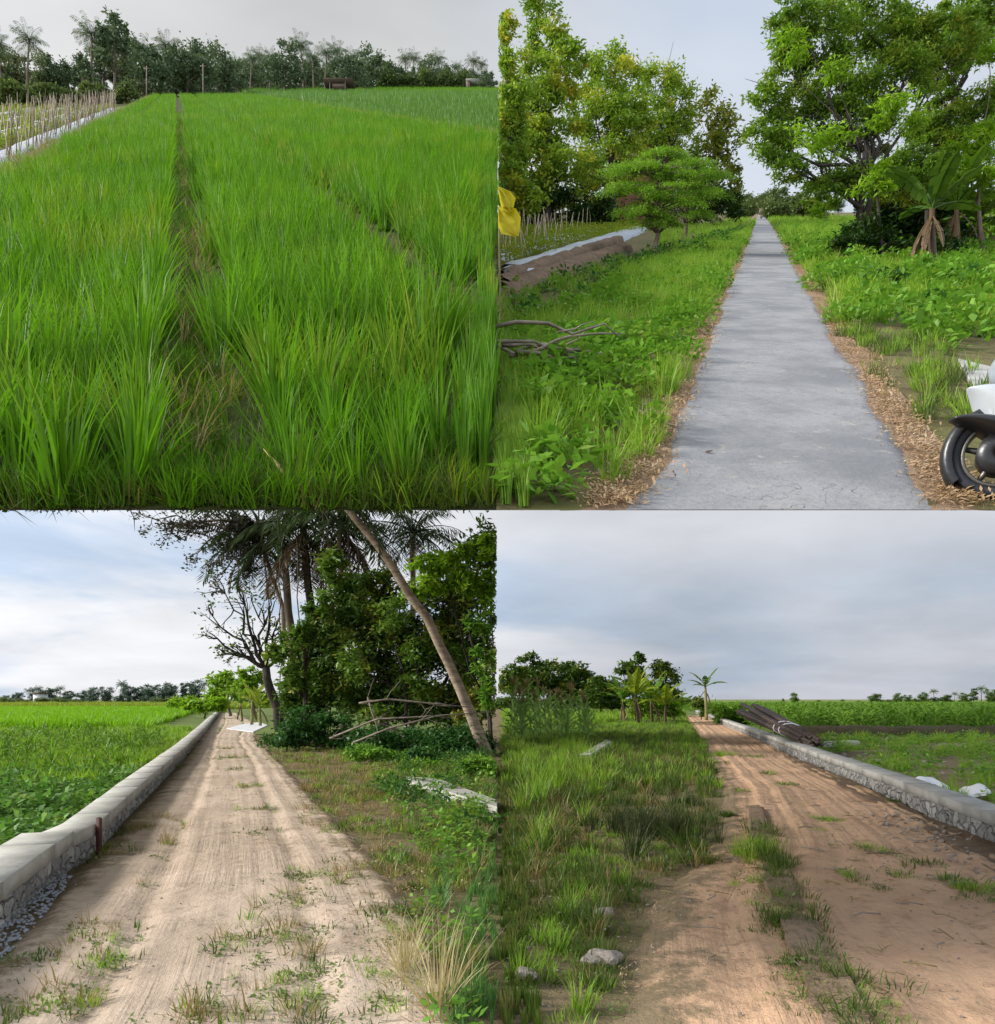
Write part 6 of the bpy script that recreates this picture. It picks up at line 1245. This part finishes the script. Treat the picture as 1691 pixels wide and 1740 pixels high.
for i, (x, y, s_, lab) in enumerate(((1026, 1562, .07, 'pale stone in the grass beside the left wheel track'), (1030, 1640, .10, 'flat brownish rock at the edge of the left wheel track'), (1005, 1645, .06, 'small dark rock beside the flat brownish one'), (895, 1670, .07, 'stone half buried at the bottom left'))):
    g = LO.g(x, y); o = bpy.data.objects.new('stone', PEB[i]); C.objects.link(o); o.location = g + Vector((0, 0, .05)); o.scale = (s_, s_ * .9, s_ * .8); tag(o, lab, 'stone')
def twig(lab, x, y, pts_, r_, mt):
    g = LO.g(x, y) + Vector((0, 0, .085)); o = obj('twig', cat([tube(p, [r_] * (len(p) - 1) + [r_ * .4], 5) for p in pts_]), mt, loc=g); tag(o, lab, 'twig')
twig('pale forked straw twig lying on the right track', 1497, 1640, [[(0, 0, 0), (.06, .05, .01), (.13, .12, .0)], [(0, 0, 0), (-.05, .03, .01), (-.11, .07, 0)], [(.02, .02, 0), (.02, .09, .02)], [(.06, .05, 0), (.05, .12, .01)]], .0035, M['dry'])
twig('short pale stick at the bottom of the median strip', 1441, 1690, [[(-.05, -.05, 0), (0, .0, .006), (.05, .05, 0)]], .006, M['bamboo'])
twig('thin dark twig across the left wheel track', 1205, 1598, [[(-.1, .04, 0), (0, .0, .004), (.1, -.05, 0)]], .004, M['wood'])
twig('long dark dry twig lying across the right track', 1500, 1465, [[(-.16, 0, 0), (0, .02, .006), (.2, -.02, 0)], [(0, .02, 0), (.06, .1, 0)]], .006, M['stake_dk'])
far_row([('shrub', x, 1184, 120) for x in (858, 905, 950, 1000, 1045, 1150)], LO, 'behind the dark trees on the right hand side', 'hedge behind the dark trees', M['jungle'], 31)
P = sample(LO, rg, [(846, 1252), (1165, 1219), (1150, 1212), (846, 1212)], 1.4); P = P[P[:, 0] > .4]
scatter('meadow_grass', P, tufts('g', 30, .7, .05, M['grass'], sd=61, segs=2), 'light green meadow behind the maize patch', rg, .7, 1.3, .1)
tree('green_bush', 'light green bush filling the banana clump', 'bush', LO, (1105, 1225), [(1090, 1200, 26, 14), (1125, 1198, 24, 16), (1145, 1205, 12, 12)], Y=50, n=2600, size=.32, trunk_r=.05, seed=231, lm=M['lit'], bm=M['stem'], side=1)
for nm_, sg_, mt_ in (('left_rim_grass', -1, 'cool'), ('right_rim_grass', 1, 'grass_dk')):
    yy = 3.7 * 5 ** rg.uniform(0, 1, 330); xx = sg_ * rg.uniform(.01, .24, 330); P = np.stack([xx, yy, yy * 0], 1)
    scatter(nm_, P, tufts('g', 16, .17, .009, M[mt_], .12, .3, .02, 2, 3, 70 + sg_), 'short grass where the two grass verges meet, %s side' % ('left' if sg_ < 0 else 'right'), rg, .5, 1.1, .02)
P = sample(LO, rg, [(846, 1260), (1180, 1240), (1210, 1320), (1225, 1400), (1180, 1480), (1080, 1520), (846, 1520)], 9, lambda X, Y, px, py: vnoise(X, Y, 1.0, 44)); P = P[P[:, 0] > .2]
scatter('seed_grass', P, G_dry + G_ol[2:], 'dry yellowish grass heads mixed in the left verge', rg, .9, 1.7, .2)
P = sample(LO, rg, [(846, 1300), (1100, 1300), (1215, 1380), (1190, 1470), (1080, 1510), (846, 1560)], 3.2, lambda X, Y, px, py: (vnoise(X, Y, .8, 61) > .52) * 1.0); P = P[P[:, 0] > .35]
scatter('tangled_weeds', P, tufts('g', 46, .5, .012, M['grass_dk'], .7, 1.3, .12, 4, 3, 81) + tufts('g', 40, .55, .011, M['tuft_dk'], .8, 1.2, .12, 4, 2, 82), 'tall tangled dark weeds left of the reddish path', rg, .6, 1.15, .25)
P = sample(LO, rg, [(480, 1300), (640, 1300), (760, 1420), (760, 1560), (700, 1740), (640, 1760), (600, 1560), (520, 1420)], 20, lambda X, Y, px, py: vnoise(X, Y, .7, 62) * 1.3 - .2); P = P[P[:, 0] < -.15]
scatter('dry_side_grass', P, G_dry + TW, 'patchy dry grass creeping over the right side of the sandy path', rg, .4, 1.0, .3)
P = sample(LO, rg, [(1100, 1540), (1280, 1420), (1330, 1330), (1560, 1400), (1900, 1560), (2000, 1760), (1100, 1760)], 5); P[:, 2] = .085
scatter('twigs', P, [mesh('twig', tube([(-.07, 0, 0), (0, .015, .006), (.08, -.01, 0)], .004, 4), M['wood']), mesh('twig', cat([tube([(-.05, 0, 0), (.02, .01, .006), (.06, .03, 0)], .003, 4), tube([(0, 0, 0), (.03, -.04, .01)], .002, 4)]), M['dry'])], 'small broken twigs and straw on the reddish path', rg, .6, 1.6, .04)
